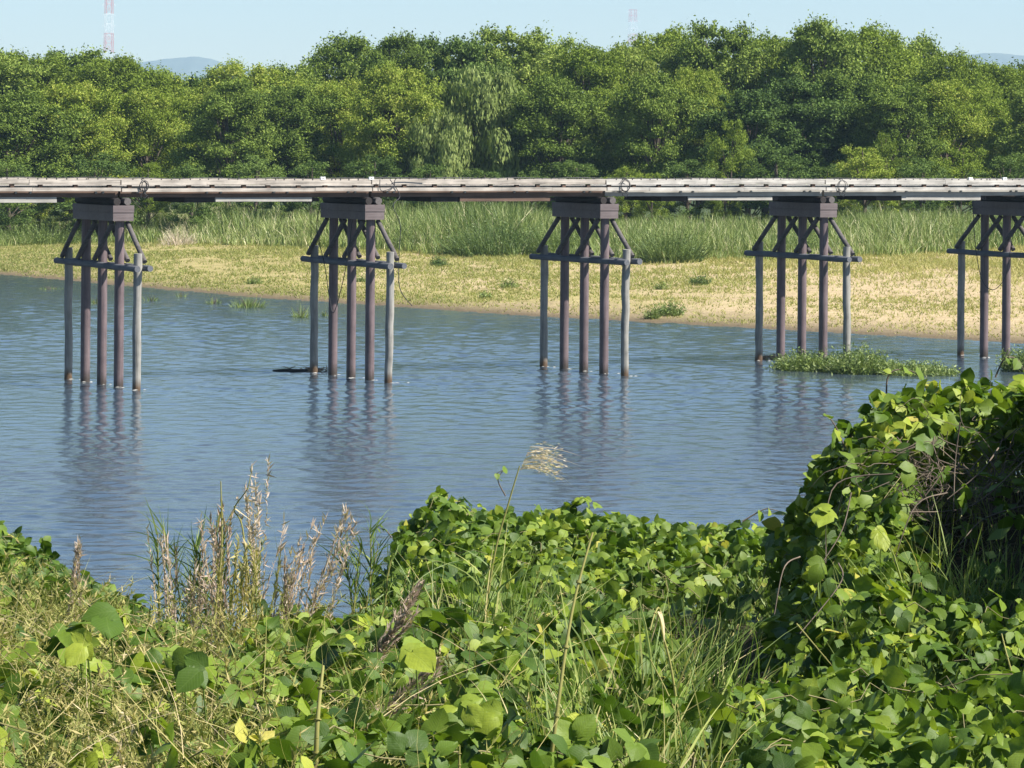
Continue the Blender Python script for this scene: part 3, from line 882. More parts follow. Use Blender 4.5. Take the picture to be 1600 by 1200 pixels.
def tuft(name, X, Y, w, h, nb, label, cat, group, mat='reed', z=None, t0=.35, leafy=True):
    z = float(terrain(np.array(X), np.array(Y))) if z is None else z
    root = empty(name, (X, Y, z), 0, label=label, cat=cat, group=group)
    ang = U(0, 6.28, nb); r = w / 2 * U(0, 1, nb) ** .6
    P = np.stack([r * np.cos(ang), r * np.sin(ang), U(-.05, .0, nb)], -1)
    D = np.stack([np.cos(ang) * r / w * 1.3, np.sin(ang) * r / w * 1.3, np.ones(nb)], -1) + rng.normal(size=(nb, 3)) * .26
    mb = MB()
    hh_ = h * U(.35, 1.15, nb) * (1 - .5 * (2 * r / w) ** 2)
    tint = np.clip(t0 + rng.normal(0, .16, nb), 0, 1)
    C = ribbons(mb, P, D, hh_, U(.02, .05, nb) * (1.0 if h < 2 else 1.6), hb(nb, U(.05, .45, nb), .3), tint, 3)
    if leafy:
        q = C[:, 1:].reshape(-1, 3)
        q = np.repeat(q, 2, 0) + rng.normal(0, .08, (len(q) * 2, 3))
        mb.add(*kites(q, rdir(len(q)) + [0, 0, .5], U(.04, .12, len(q)), 3.2, np.clip(t0 + rng.normal(0, .18, len(q)), 0, 1)))
    mb.build('foliage', M[mat], root)
    st = MB()
    for _ in range(5):
        a_ = U(0, 6.28); st.tube([[0, 0, -.1], [.15 * w * math.cos(a_), .15 * w * math.sin(a_), h * .3], [.3 * w * math.cos(a_), .3 * w * math.sin(a_), h * .62]], [.02, .014, .006], 5)
    st.build('stem', M['vine'], root)
    return root


def tuft_px(name, px, ybase, wpx, hpx, nb, label, cat, group, zg=.6, **kw):
    p = ground_at(px, ybase, zg)
    return tuft(name, p[0], p[1], wpx / F * p[1], hpx / F * p[1], nb, label, cat, group, **kw)


GSB = 'small bushes on the sandbar'
tuft_px('sandbar_bush', 686, 411, 22, 17, 160, 'small dark green bush on the sandbar just below the reeds past the wire-hung pier', 'bush', GSB, .95, t0=.12)
tuft_px('sandbar_bush', 1094, 443, 26, 19, 160, 'dark green bush alone on the sandbar midway between plain middle and islet piers', 'bush', GSB, .75, t0=.15)
tuft_px('sandbar_bush', 1048, 491, 28, 28, 200, 'bright green bush near the waterline past the plain middle pier', 'bush', GSB, .25, t0=.42)
tuft_px('sandbar_bush', 1018, 495, 16, 22, 90, 'slim green bush near the waterline, next to a fuller bright green one', 'bush', GSB, .2, t0=.45)
tuft_px('sandbar_bush', 796, 446, 24, 18, 90, 'thin green bush on the sandbar shortly before the plain middle pier', 'bush', GSB, .6, t0=.5)
tuft_px('sandbar_bush', 758, 462, 18, 10, 60, 'low green bush on the sandbar between two piers', 'bush', GSB, .4, t0=.5)
tuft_px('sandbar_bush', 1034, 448, 20, 14, 70, 'thin pale green bush on the sandbar just past the plain middle pier', 'bush', GSB, .7, t0=.6)
tuft_px('sandbar_bush', 398, 438, 22, 12, 70, 'low green bush on the grassy sandbar before the wire-hung pier', 'bush', GSB, .5, t0=.4)
tuft_px('sandbar_bush', 562, 436, 16, 10, 60, 'low green bush on the sandbar seen between columns of the wire-hung pier', 'bush', GSB, .6, t0=.4)
GWW = 'green weeds standing in the shallow water'
for px, py, w, h, nb, lb in [(388, 480, 52, 20, 150, 'widest clump of green weeds standing in the shallows off the sandbar'), (334, 474, 24, 14, 50, 'small weed clump in the shallows beside the widest clump'),
                             (470, 496, 26, 22, 60, 'upright weed clump in the shallows just before the wire-hung pier'), (236, 470, 26, 12, 40, 'sparse weed clump in the shallows past the clear-water pier'),
                             (283, 464, 16, 12, 30, 'thin weed sprigs in the shallows between two sparse clumps'), (150, 474, 18, 12, 40, 'weed clump in the shallows seen between columns of the clear-water pier'),
                             (507, 494, 12, 12, 30, 'small weed clump in the shallows right at the wire-hung pier'), (80, 452, 40, 8, 50, 'low flat weeds in the shallows before the clear-water pier')]:
    tuft_px('water_weed', px, py, w, h * 1.25, nb * 3 // 2, lb, 'water weed', GWW, 0.0, z=-.05, t0=.5, leafy=False)
GRS = 'rounded shrubs among the reeds'
for px, py, w, h, nb, t0, lb in [(772, 396, 150, 62, 1500, .16, 'wide dark rounded shrub among the reeds, midway between wire-hung and plain middle piers'), (725, 385, 60, 52, 500, .3, 'smaller green shrub tucked against the wide dark rounded one'),
                                 (655, 388, 80, 50, 600, .45, 'fresh green shrub in the reeds just past the wire-hung pier'), (1050, 407, 90, 66, 900, .25, 'green rounded shrub in the reeds past the plain middle pier'),
                                 (1240, 402, 110, 40, 700, .35, 'low green shrub in the reeds at the islet pier'), (60, 372, 130, 44, 700, .35, 'low spreading shrub at the reed edge before the clear-water pier'),
                                 (325, 372, 60, 40, 400, .3, 'leafy shrub at the reed edge past the clear-water pier'), (870, 398, 70, 60, 500, .35, 'green shrub in the reeds seen beside the cap of the plain middle pier'),
                                 (1480, 396, 100, 50, 700, .4, 'pale green shrub in the reeds before the picture-edge pier'), (505, 380, 50, 46, 300, .3, 'shrub in the reeds seen through the wire-hung pier')]:
    tuft_px('reed_edge_shrub', px, py, w, h, nb, lb, 'shrub', GRS, 1.15, t0=t0)
tuft_px('dead_reed_clump', 280, 378, 56, 34, 260, 'pinkish-brown clump of dead reeds at the sandbar edge past the clear-water pier', 'reeds', None, 1.1, t0=.95, mat='seed', leafy=False)
GI = 'grass clumps on the islet'
for px, py, w, h, nb, lb in [(1262, 578, 92, 36, 330, 'rounded grass clump around the columns on the islet'), (1342, 583, 78, 48, 330, 'tallest rounded grass clump on the islet, beside the guard post'),
                             (1430, 584, 130, 22, 400, 'low long grass clump at the islet end toward the leafy bush'), (1300, 580, 60, 18, 260, 'low grass between the two rounded clumps on the islet'),
                             (1372, 580, 70, 26, 200, 'mid-height grass on the islet behind its low end'), (1596, 580, 46, 42, 300, 'grass clump at the foot of the picture-edge pier')]:
    tuft_px('islet_grass', px, py, w, h, nb * 2, lb, 'grass clump', GI, 0.0, z=-.05, t0=.42)

# driftwood, debris and foam
p = ground_at(458, 580)
o = empty('driftwood_stick', p, .05, label='dark stick floating beside the debris at the wire-hung pier', cat='driftwood')
MB().tube([[-.85, 0, .03], [-.3, .02, .05], [.3, 0, .03], [1.0, .03, .06]], [.03, .05, .06, .055], 8, wob=.1).build('branch', M['drift'], o, smooth=True)
MB().tube([[-.2, 0, .05], [-.05, -.06, .16], [.1, -.08, .2]], [.03, .02, .012], 6).build('twig', M['drift'], o)


def debris(px, py, w, lb, n=130):
    p = ground_at(px, py)
    o = empty('debris_clump', p, 0, label=lb, cat='debris', group='straw debris caught on guard posts')
    mb = MB(); P = rng.normal(size=(n, 3)) * [w * .28, w * .28, .05] + [0, 0, .06]
    ribbons(mb, P, rng.normal(size=(n, 3)) * [1, 1, .3], U(.15, .5, n), U(.02, .05, n), hb(n, U(0, .3, n)), U(0, 1, n), 2)
    mb.build('straw', M['debris'], o)
    st = MB()
    for _ in range(8):
        q = rng.normal(size=3) * [w * .2, w * .2, .03] + [0, 0, .07]; e = norm(rng.normal(size=3) * [1, 1, .2]) * U(.15, .3)
        st.tube([q - e, q + e], .02, 5)
    st.build('stick', M['debris'], o)


debris(492, 580, .95, 'tan straw debris around the far guard post of the wire-hung pier')
debris(1190, 561, .45, 'small tan debris around the far guard post of the islet pier', 60)
debris(1208, 560, .4, 'tan debris between guard post and first column of the islet pier', 50)
mb = MB()
for k in range(1, 6):
    for y, r in [(-3.4, .17), (-1.65, .19), (0, .19), (1.65, .19), (3.4, .17)]:
        c = bl(k, 0, y, 0)
        for _ in range(3):
            dx, dy = abs(rng.normal(0, .4)) + .05, rng.normal(0, .16)
            q = c + np.array([dx * .9 - .1, dy - .22, .012 + U(0, .006)])
            an = np.linspace(0, 2 * np.pi, 9)[:-1]
            a_, b_ = U(.04, .12), U(.015, .035)
            ring = q + np.stack([a_ * np.cos(an) * U(.7, 1.2, 8), b_ * np.sin(an) * U(.7, 1.2, 8), 0 * an], -1)
            V = np.concatenate([ring, [q + [0, 0, .02]]]); i = np.arange(8)
            mb.add(V, np.stack([i, (i + 1) % 8, np.full(8, 8)], -1))
tag(mb.build('foam', M['foam'], smooth=True), 'little flecks of white foam around the pier feet', 'foam', kind='stuff')

def canopy_n(X, Y):
    e = .12
    dx = (canopy(X + e, Y) - canopy(X - e, Y)) / (2 * e); dy = (canopy(X, Y + e) - canopy(X, Y - e)) / (2 * e)
    return norm(np.stack([-dx, -dy, np.ones_like(dx)], -1)), np.sqrt(1 + dx * dx + dy * dy)


# leaflet templates: 5 x 5 grid, folded along the midrib
def leaflet(seed):
    r_ = np.random.default_rng(seed)
    tv = np.array([0, .18, .45, .75, 1.0]); wv = np.array([.10, .40, .47, .30, .015])
    uu = np.array([-1, -.5, 0, .5, 1.0])
    fold, droop, wav = r_.uniform(.05, .35), r_.uniform(.05, .45), r_.uniform(.0, .05)
    V, UVs = [], []
    for t_, w_ in zip(tv, wv):
        for u_ in uu:
            x = u_ * w_
            y = t_ - .06 * abs(u_) * (1 if t_ == 0 else 0) - .05 * (u_ * u_) * (t_ < .3)
            z = abs(u_) * w_ * fold - droop * t_ * t_ + r_.normal(0, wav) - .12 * (u_ * u_) * w_
            V.append((x, y, z)); UVs.append((u_ * w_ * 2, t_))
    return np.array(V), np.array(UVs)


LT = [leaflet(s) for s in range(8)]
aq = (np.arange(4)[:, None] * 5 + np.arange(4)[None]).reshape(-1)
LQ = np.stack([aq, aq + 1, aq + 6, aq + 5], -1)


def add_leaflets(mb, P, N, Fw, size, tint):
    N = norm(N); Fw = norm(Fw - N * (Fw * N).sum(-1, keepdims=True)); Rr = np.cross(Fw, N)
    n = len(P); which = rng.integers(len(LT), size=n)
    TV = np.stack([t_[0] for t_ in LT])[which]; TU = np.stack([t_[1] for t_ in LT])[which]
    V = P[:, None] + size[:, None, None] * (TV[..., 0:1] * Rr[:, None] + TV[..., 1:2] * Fw[:, None] + TV[..., 2:3] * N[:, None])
    Q = (np.arange(n) * 25)[:, None, None] + LQ[None]
    mb.add(V.reshape(-1, 3), Q.reshape(-1, 4), np.repeat(tint, 25), TU.reshape(-1, 2))


SUNH = norm(np.array([.95, -.33, 0])); SUN_EL = R(47)
SUND = np.array([SUNH[0] * math.cos(SUN_EL), SUNH[1] * math.cos(SUN_EL), math.sin(SUN_EL)])


def kudzu(mb, vb, X, Y, depth, size, tint0, tsd=.15):
    """trifoliate leaves on petioles, at `depth` below the canopy surface"""
    n = len(X)
    Nn, _ = canopy_n(X, Y)
    P = np.stack([X, Y, canopy(X, Y)], -1) - Nn * depth[:, None]
    N = norm(Nn * .55 + np.array([0, -.12, .55]) + .35 * SUND + .95 * rng.normal(size=(n, 3)))
    Fw = norm(rng.normal(size=(n, 3)) * [1, 1, .3] + Nn * .3 + np.array([0, -.45, -.35]))
    Fw = norm(Fw - N * (Fw * N).sum(-1, keepdims=True)); Rr = np.cross(Fw, N)
    tint = np.clip(tint0 + rng.normal(0, tsd, n), 0, .97)
    tint = np.where(U(0, 1, n) < .007, 1.0, np.minimum(tint, .9))
    for a_, off, sc in ((0, .28, 1.0), (1.25, .05, .86), (-1.25, .05, .86)):
        D = Fw * math.cos(a_) + Rr * math.sin(a_)
        Nl = norm(N + .42 * rng.normal(size=(n, 3)) + D * .15)
        add_leaflets(mb, P + Fw * (off * size)[:, None] + D * (size * .06)[:, None], Nl, D + .12 * rng.normal(size=(n, 3)), size * sc * U(.88, 1.1, n), np.clip(tint + rng.normal(0, .05, n), 0, 1))
    ribbons(vb, P - np.stack([U(-.06, .06, n), U(-.06, .06, n), U(.12, .25, n)], -1), np.array([0, 0, 1.0]) + .5 * rng.normal(size=(n, 3)) * [1, 1, .2], size * U(1.2, 2, n), np.full(n, .006), hb(n, U(0, .3, n)), U(.3, .8, n), 2)


def sample(pxr, yr, n, dens=None):
    """points of a bank region spread evenly over the canopy surface"""
    Y = U(yr[0] ** 2, yr[1] ** 2, n * 3) ** .5
    px = U(pxr[0], pxr[1], n * 3)
    X = (px - 800) / F * Y
    _, st_ = canopy_n(X, Y)
    w = np.clip(st_ / 4.0, .12, 1.0)
    if dens is not None: w = w * dens(px, Y, X)
    k = U(0, 1, n * 3) < w
    return X[k][:n], Y[k][:n], px[k][:n]


def runners(mb, pxr, yr, n, rad=.0035):
    X, Y, _ = sample(pxr, yr, n)
    for x, y in zip(X, Y):
        a_ = U(0, 6.28); pts = []
        for k_ in range(9):
            pts.append([x, y, float(canopy(np.array([x]), np.array([y]))[0]) - .03 + U(-.05, .06)])
            a_ += rng.normal(0, .45); x += .1 * math.cos(a_); y += .1 * math.sin(a_)
        mb.tube(pts, np.linspace(rad, rad * .5, 9), 5)


def region(name, label, cat, pxr, yr, n, size, tint0, dens=None, group=None, kind=None, depth=.5, tsd=.2):
    X, Y, px = sample(pxr, yr, n, dens)
    mb, vb = MB(), MB()
    dd = U(0, 1, len(X)) ** 1.7 * depth - .03
    kudzu(mb, vb, X, Y, dd, U(size[0], size[1], len(X)), tint0 - .22 * dd / depth * 0, tsd)
    rb = MB(); runners(rb, pxr, yr, 45)
    if kind == 'stuff':
        o = mb.build(name, M['kudzu'], smooth=True); tag(o, label, cat, group, kind)
        rb.build('runners', M['runner'], o, smooth=True)
        vb.build('petioles', M['grass'], o)
        return o
    c = np.array([X.mean(), Y.mean(), float(terrain(X.mean(), Y.mean()))])
    root = empty(name, c, 0, label=label, cat=cat, group=group)
    f = mb.build('foliage', M['kudzu'], root, smooth=True); f.matrix_parent_inverse = Matrix.Translation(-Vector(c))
    r__ = rb.build('runners', M['runner'], root, smooth=True); r__.matrix_parent_inverse = Matrix.Translation(-Vector(c))
    s_ = vb.build('petioles', M['grass'], root); s_.matrix_parent_inverse = Matrix.Translation(-Vector(c))
    return root


GK = 'kudzu bushes on the near bank'
kb_center = region('kudzu_bush', 'broad heap of kudzu leaves in front of the river below the plume', 'kudzu bush', (596, 1235), (28.8, 38.5), 3900, (.065, .118), .55, group=GK,
       dens=lambda px, Y, X: np.where((px > 985) & (Y < 30.4), .1, 1.0), depth=.6)
kb_right = region('kudzu_bush', 'tall kudzu bush whose top covers the foot of the picture-edge pier', 'kudzu bush', (1215, 2320), (20.4, 29.0), 8200, (.075, .125), .58, group=GK,
       dens=lambda px, Y, X: np.where((Y < 25.3) & (px < 1640), np.where(px > 1410, .06, .75), np.where(Y < 22.6, np.where(px > 1640, .9, .0), np.where(Y < 23, .6, 1.0))), depth=.5)  # past the frame it also covers the mass added for shade
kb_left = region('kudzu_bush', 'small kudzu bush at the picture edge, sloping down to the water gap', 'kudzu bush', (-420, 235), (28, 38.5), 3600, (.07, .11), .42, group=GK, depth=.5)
region('kudzu_carpet', 'kudzu leaves carpeting the bank below the dark hollow, lower corner of the slope', 'kudzu', (1040, 2320), (12.5, 20.6), 5000, (.05, .11), .5, kind='stuff',
       dens=lambda px, Y, X: sstep(1020, 1180, px + 60 * (vnoise(X * 2, Y, 3) - .5)) * (.25 + .75 * sstep(.3, .55, vnoise(X * 3, Y * 2, 8))) * np.where((Y > 18.4) & (px < 1340), .06, 1), depth=.8)
region('kudzu_carpet', 'kudzu leaves mixed with grass, front middle of the slope', 'kudzu', (380, 1060), (12.5, 24.5), 2700, (.055, .125), .5, kind='stuff',
       dens=lambda px, Y, X: np.interp(px, [380, 460, 700, 860, 1060], [.6, 1, 1, .85, .7]) * np.where(Y > 20, .85, 1), depth=.6, tsd=.2)
region('kudzu_carpet', 'scattered kudzu leaves among the dry yellow weeds', 'kudzu', (-420, 460), (13, 26), 1200, (.07, .14), .6, kind='stuff',
       dens=lambda px, Y, X: .25 + sstep(.5, .68, fbm(X * 1.1, Y * .8, 51)), depth=.35, tsd=.2)
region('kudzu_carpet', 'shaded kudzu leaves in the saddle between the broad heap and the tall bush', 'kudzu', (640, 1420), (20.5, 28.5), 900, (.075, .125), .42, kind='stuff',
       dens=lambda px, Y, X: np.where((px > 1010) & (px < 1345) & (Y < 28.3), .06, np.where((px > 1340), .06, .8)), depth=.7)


# undergrowth: stems, dead leaves and blades under the canopy
n = 13000
Yu = U(11.5 ** 2, 38.0 ** 2, n) ** .5; pu = U(-420, 2320, n); Xu = (pu - 800) / F * Yu
zt, zg = canopy(Xu, Yu), terrain(Xu, Yu)
mb = MB()
hgt = np.clip((zt - zg) * U(.55, 1.0, n), .15, 2.2)
ribbons(mb, np.stack([Xu, Yu, zg - .02], -1), rng.normal(size=(n, 3)) * [.3, .3, 0] + [0, 0, 1], hgt, U(.006, .016, n), hb(n, U(.02, .35, n), .2), np.clip(rng.normal(.45, .25, n), 0, 1), 4)
Pk = np.stack([Xu, Yu, zg + (zt - zg) * U(.1, .85, n)], -1)
mb.add(*kites(Pk, rdir(n) + [0, 0, .6], U(.06, .15, n), 1.5, np.clip(rng.normal(.3, .2, n), 0, 1)))
tag(mb.build('undergrowth', M['grass']), 'tangled stems and blades filling the slope beneath the kudzu', 'undergrowth', kind='stuff')


# dry yellow weeds
def weed(mb, P, D, L, bend, tint, nsp=34, sp=(.022, .05), start=.35, w=.006, spread=.6):
    n = len(P)
    C = ribbons(mb, P, D, L, np.full(n, w), bend, tint, 5, 3)
    tt = U(start, 1, (n, nsp))
    q = P[:, None] + L[:, None, None] * (norm(D)[:, None] * tt[..., None] + bend[:, None] * (tt ** 2)[..., None])
    ax = norm(norm(D)[:, None] + bend[:, None] * 2 * tt[..., None])
    dv = norm(ax * .75 + spread * rng.normal(size=(n, nsp, 3)))
    sz = U(sp[0], sp[1], (n, nsp))
    q = q + dv * sz[..., None] * .6
    al = dv.reshape(-1, 3)
    mb.add(*kites(q.reshape(-1, 3), rdir(n * nsp), sz.reshape(-1), 6.5, np.clip(np.repeat(tint, nsp) + rng.normal(0, .15, n * nsp), 0, 1), al))


def bank_pts(pxr, yr, n, dens=None):
    X, Y, px = sample(pxr, yr, n, dens)
    return np.stack([X, Y, canopy(X, Y)], -1), px


P, px = bank_pts((-420, 900), (12.5, 26), 4500, lambda px, Y, X: np.interp(px, [-420, 400, 560, 760, 900], [1, 1, .45, .15, .04]))
n = len(P)
P[:, 2] -= U(.25, .55, n)
mb = MB()
weed(mb, P, rng.normal(size=(n, 3)) * [.45, .35, 0] + [.1, -.1, 1], U(.3, .62, n), hb(n, U(.1, .6, n), .3), np.clip(rng.normal(.42, .2, n), 0, 1), 46, (.010, .027), .1)
# arching bare straws at the bottom
P2, _ = bank_pts((-60, 1150), (12.3, 20.5), 2600, lambda px, Y, X: np.interp(px, [-60, 450, 650, 1150], [1, 1, .3, .1]))
n2_ = len(P2); P2[:, 2] -= U(.05, .4, n2_)
ribbons(mb, P2, rng.normal(size=(n2_, 3)) * [1, .5, 0] + [0, 0, .8], U(.3, .75, n2_), U(.003, .006, n2_), hb(n2_, U(.2, .7, n2_), .5), np.clip(rng.normal(.6, .2, n2_), 0, 1), 6)
tag(mb.build('dry_weeds', M['straw']), 'dry yellow-green weeds and straws tangled over the slope, densest below the water gap', 'weeds', kind='stuff')


def root_part(root, mb, name, mat, smooth=False):
    o = mb.build(name, M[mat], root, smooth=smooth)
    o.matrix_parent_inverse = Matrix.Translation(-root.location)
    return o


def stalk_plant(name, px, ybase, Y, px1, ytop, label, cat, group, mat='seed', n=6, spread=.05, nsp=70, sp=(.013, .032), start=.3, tint=.5, leaves=0, w=.007, spd=.35):
    """a tuft of tall stems from (px,ybase) whose tops reach (px1,ytop)"""
    n = int(n * 1.7)
    b, e = at(px, ybase, Y), at(px1, ytop, Y + U(-.15, .15))
    zg = b[2] - .45
    b2 = b.copy(); b2[2] = zg
    root = empty(name, b2, 0, label=label, cat=cat, group=group)
    mb = MB()
    Pb = b + rng.normal(size=(n, 3)) * [spread, spread, .01]; Pb[:, 2] -= .4
    En = e + rng.normal(size=(n, 3)) * [spread * .9, spread * .9, spread * 1.2]
    if n > 1: En[1:, 2] -= np.abs(rng.normal(0, .08, n - 1)) * np.linalg.norm(e - b)
    V_ = En - Pb; L = np.linalg.norm(V_, axis=1)
    bend = hb(n, U(.02, .10, n)); D = V_ / L[:, None] - bend
    Ln = L * np.linalg.norm(D, axis=1); bend = bend / np.linalg.norm(D, axis=1)[:, None]
    weed(mb, Pb, D, Ln, bend, np.clip(tint + rng.normal(0, .12, n), 0, 1), nsp, sp, start, w, spd)
    root_part(root, mb, 'seed_head', mat)
    mb = MB()
    m = max(leaves, 4)
    q = Pb[rng.integers(n, size=m)] + (V_[rng.integers(n, size=m)]) * U(.1, .75 if leaves else .4, m)[:, None]
    ribbons(mb, q, rng.normal(size=(m, 3)) * [.8, .8, .2] + [0, 0, .8], U(.12, .3, m), U(.006, .012, m), hb(m, U(.1, .5, m), .5), np.clip(rng.normal(.35, .2, m), 0, 1), 4)
    root_part(root, mb, 'blade_leaves', 'grass')
    return root


GSG = 'feathery weeds rising against the water'
stalk_plant('seeding_weed', 395, 975, 21.5, 398, 742, 'tallest pinkish-grey feathery weed rising against the water', 'weed', GSG, n=6, spread=.06, nsp=90, leaves=10, tint=.7, sp=(.012, .03), spd=.5, w=.005)
stalk_plant('seeding_weed', 345, 975, 21.0, 342, 800, 'feathery tan weed just beside the tallest pinkish-grey one', 'weed', GSG, n=7, spread=.05, nsp=70, leaves=12)
stalk_plant('seeding_weed', 430, 985, 21.0, 548, 792, 'long pinkish weed stem leaning far over toward the kudzu heap', 'weed', GSG, n=3, spread=.02, nsp=70, tint=.6)
stalk_plant('seeding_weed', 470, 985, 20.6, 548, 835, 'shorter thin weed stem leaning parallel under the long pinkish one', 'weed', GSG, n=2, spread=.03, nsp=55, tint=.7)
stalk_plant('seeding_weed', 420, 985, 20.8, 470, 850, 'bushy tan weed between the tallest weed and the leaning stems', 'weed', GSG, n=10, spread=.09, nsp=60, leaves=8)
stalk_plant('seeding_weed', 275, 985, 21.4, 250, 830, 'thin pale weed on the water-gap side of the green reedy plants', 'weed', GSG, n=4, spread=.04, nsp=50, tint=.7)
stalk_plant('seeding_weed', 300, 985, 21.2, 305, 880, 'low pinkish weed at the foot of the green reedy plants', 'weed', GSG, n=7, spread=.07, nsp=55)
stalk_plant('seeding_weed', 385, 980, 20.5, 380, 870, 'low straw-coloured weed in the middle of the feathery group', 'weed', GSG, 'straw', n=12, spread=.1, nsp=60, tint=.6)
stalk_plant('seeding_weed', 110, 930, 22, 118, 845, 'single small weed head above the dry weeds near the small kudzu bush', 'weed', GSG, n=4, spread=.03, nsp=50, tint=.6)
stalk_plant('seeding_weed', 550, 960, 18.2, 655, 912, 'brown seed head lying out sideways before the kudzu heap', 'weed', GSG, n=3, spread=.02, nsp=60, tint=.2)
stalk_plant('seeding_weed', 500, 975, 17.8, 640, 955, 'lower brown seed head lying out sideways before the kudzu heap', 'weed', GSG, n=3, spread=.02, nsp=60, tint=.3)
stalk_plant('seeding_weed', 500, 1060, 16.2, 680, 1035, 'lowest brown seed head reaching over broad kudzu leaves', 'weed', GSG, n=3, spread=.02, nsp=60, tint=.25)

GRP = 'green reedy plants on the near bank'


def reedy(px, ybase, Y, ytop, label, n=4, leanpx=0, nl=26):
    nl = int(nl * 1.5)
    b, e = at(px, ybase, Y), at(px + leanpx, ytop, Y)
    root = empty('reedy_plant', b - [0, 0, .4], 0, label=label, cat='reed plant', group=GRP)
    sb, lb_ = MB(), MB()
    for i in range(n):
        p0 = b + rng.normal(size=3) * [.05, .05, 0] - [0, 0, .4]; p1 = e + rng.normal(size=3) * [.07, .07, .05]
        p1[2] -= abs(rng.normal(0, .12))
        pts = log_pts(p0, p1, 6, .008)
        sb.tube(pts, np.linspace(.007, .003, 6), 5)
        tt = U(.35, 1.0, nl)
        q = p0 + (p1 - p0) * tt[:, None]
        ribbons(lb_, q, rng.normal(size=(nl, 3)) * [.55, .55, .1] + [0, 0, 1], U(.14, .32, nl), U(.006, .012, nl), hb(nl, U(.1, .6, nl), .7), np.clip(rng.normal(.28, .18, nl), 0, 1), 4)
    root_part(root, sb, 'stem', 'straw'); root_part(root, lb_, 'blade_leaves', 'grass')


reedy(272, 980, 21.8, 820, 'green reedy plant nearest the water gap, with a drooping dark blade', 4)
reedy(335, 985, 21.6, 815, 'green reedy plant between the water-gap one and the tallest weed', 5)
reedy(315, 985, 21.9, 890, 'short bluish-green reedy plant below the two taller ones', 5)
reedy(568, 950, 22.5, 820, 'green reedy plant standing against the dark side of the kudzu heap', 4, 0, 24)
reedy(590, 950, 21.5, 880, 'slim reedy plant leaning toward the kudzu heap', 2, 40, 18)

# grass clumps of the near bank
GGC = 'green grass clumps on the near bank'


def grass_clump(px, ybase, Y, wpx, hpx, n, label, t0=.4, lean=(0, 0), wid=(.006, .018)):
    n = int(n * .7)
    b = at(px, ybase, Y); w = wpx / F * Y / 2; h = hpx / F * Y
    root = empty('grass_clump', b - [0, 0, .3], 0, label=label, cat='grass clump', group=GGC)
    P = b + np.stack([rng.normal(0, w * .42, n), rng.normal(0, w * .5, n), U(-.3, -.1, n)], -1)
    mb = MB()
    D = np.stack([(P[:, 0] - b[0]) * .7 / max(w, .01) * .4 + lean[0], (P[:, 1] - b[1]) * .3 + lean[1], np.ones(n)], -1) + rng.normal(size=(n, 3)) * .16
    ribbons(mb, P, D, (h + .25) * U(.5, 1.08, n), U(wid[0], wid[1], n), hb(n, U(.05, .6, n), .5), np.clip(rng.normal(t0 + .05, .24, n), 0, 1), 6)
    root_part(root, mb, 'blades', 'grass')
    mb = MB()
    m = max(6, n // 6)
    Pd = b + np.stack([rng.normal(0, w * .5, m), rng.normal(0, w * .5, m), U(-.3, -.1, m)], -1)
    ribbons(mb, Pd, rng.normal(size=(m, 3)) * [.7, .6, 0] + [0, 0, .8], h * U(.4, .9, m), U(.005, .009, m), hb(m, U(.2, .7, m), .8), np.clip(rng.normal(.6, .2, m), 0, 1), 5)
    root_part(root, mb, 'dead_blades', 'straw')


for a_ in [(740, 1040, 20.5, 170, 210, 190, 'tall grass clump at the foot of the plumed silvergrass', .5),
           (805, 1010, 21.5, 120, 130, 110, 'grass clump just beside the silvergrass foot', .55),
           (690, 1020, 21, 90, 120, 60, 'thin grass clump between broad kudzu leaves and the silvergrass', .45),
           (900, 1180, 15.5, 170, 190, 140, 'grass clump crossed by the long dry stalk', .55),
           (990, 1150, 16.5, 190, 240, 190, 'big light green grass clump beside the bent dry blade', .55),
           (960, 1220, 14.6, 180, 150, 130, 'lowest light green grass clump by the long dry stalk', .6),
           (1075, 1080, 18.5, 120, 180, 100, 'grass clump just past the bent dry blade', .4),
           (1130, 1050, 19.5, 120, 110, 80, 'short grass clump below the dark hollow', .35),
           (880, 1000, 21, 120, 120, 80, 'grass clump in front of the middle of the kudzu heap', .45),
           (1430, 960, 21.8, 170, 150, 150, 'grass clump below the bare vine tangle', .45),
           (1520, 945, 22.0, 150, 150, 150, 'grass clump at the end of the bare vine tangle', .5),
           (1340, 985, 21.2, 120, 90, 70, 'small grass clump at the edge of the dark hollow', .4),
           (1590, 960, 21.8, 120, 130, 90, 'grass clump at the picture edge below the tall kudzu bush', .4),
           (1090, 1210, 14.8, 120, 110, 80, 'low grass clump at the bottom edge before the kudzu carpet', .5),
           (570, 1120, 16.0, 120, 110, 60, 'thin grass clump among broad kudzu leaves', .5)]:
    grass_clump(*a_)


# plumed silvergrass, dry stalks
def spline(pts, m=14):
    pts = np.array(pts); tt = np.linspace(0, len(pts) - 1, m)
    i = np.clip(tt.astype(int), 0, len(pts) - 2); f = (tt - i)[:, None]
    p0 = pts[np.clip(i - 1, 0, None)]; p1 = pts[i]; p2 = pts[i + 1]; p3 = pts[np.clip(i + 2, None, len(pts) - 1)]
    return .5 * (2 * p1 + (p2 - p0) * f + (2 * p0 - 5 * p1 + 4 * p2 - p3) * f ** 2 + (3 * p1 - p0 - 3 * p2 + p3) * f ** 3)


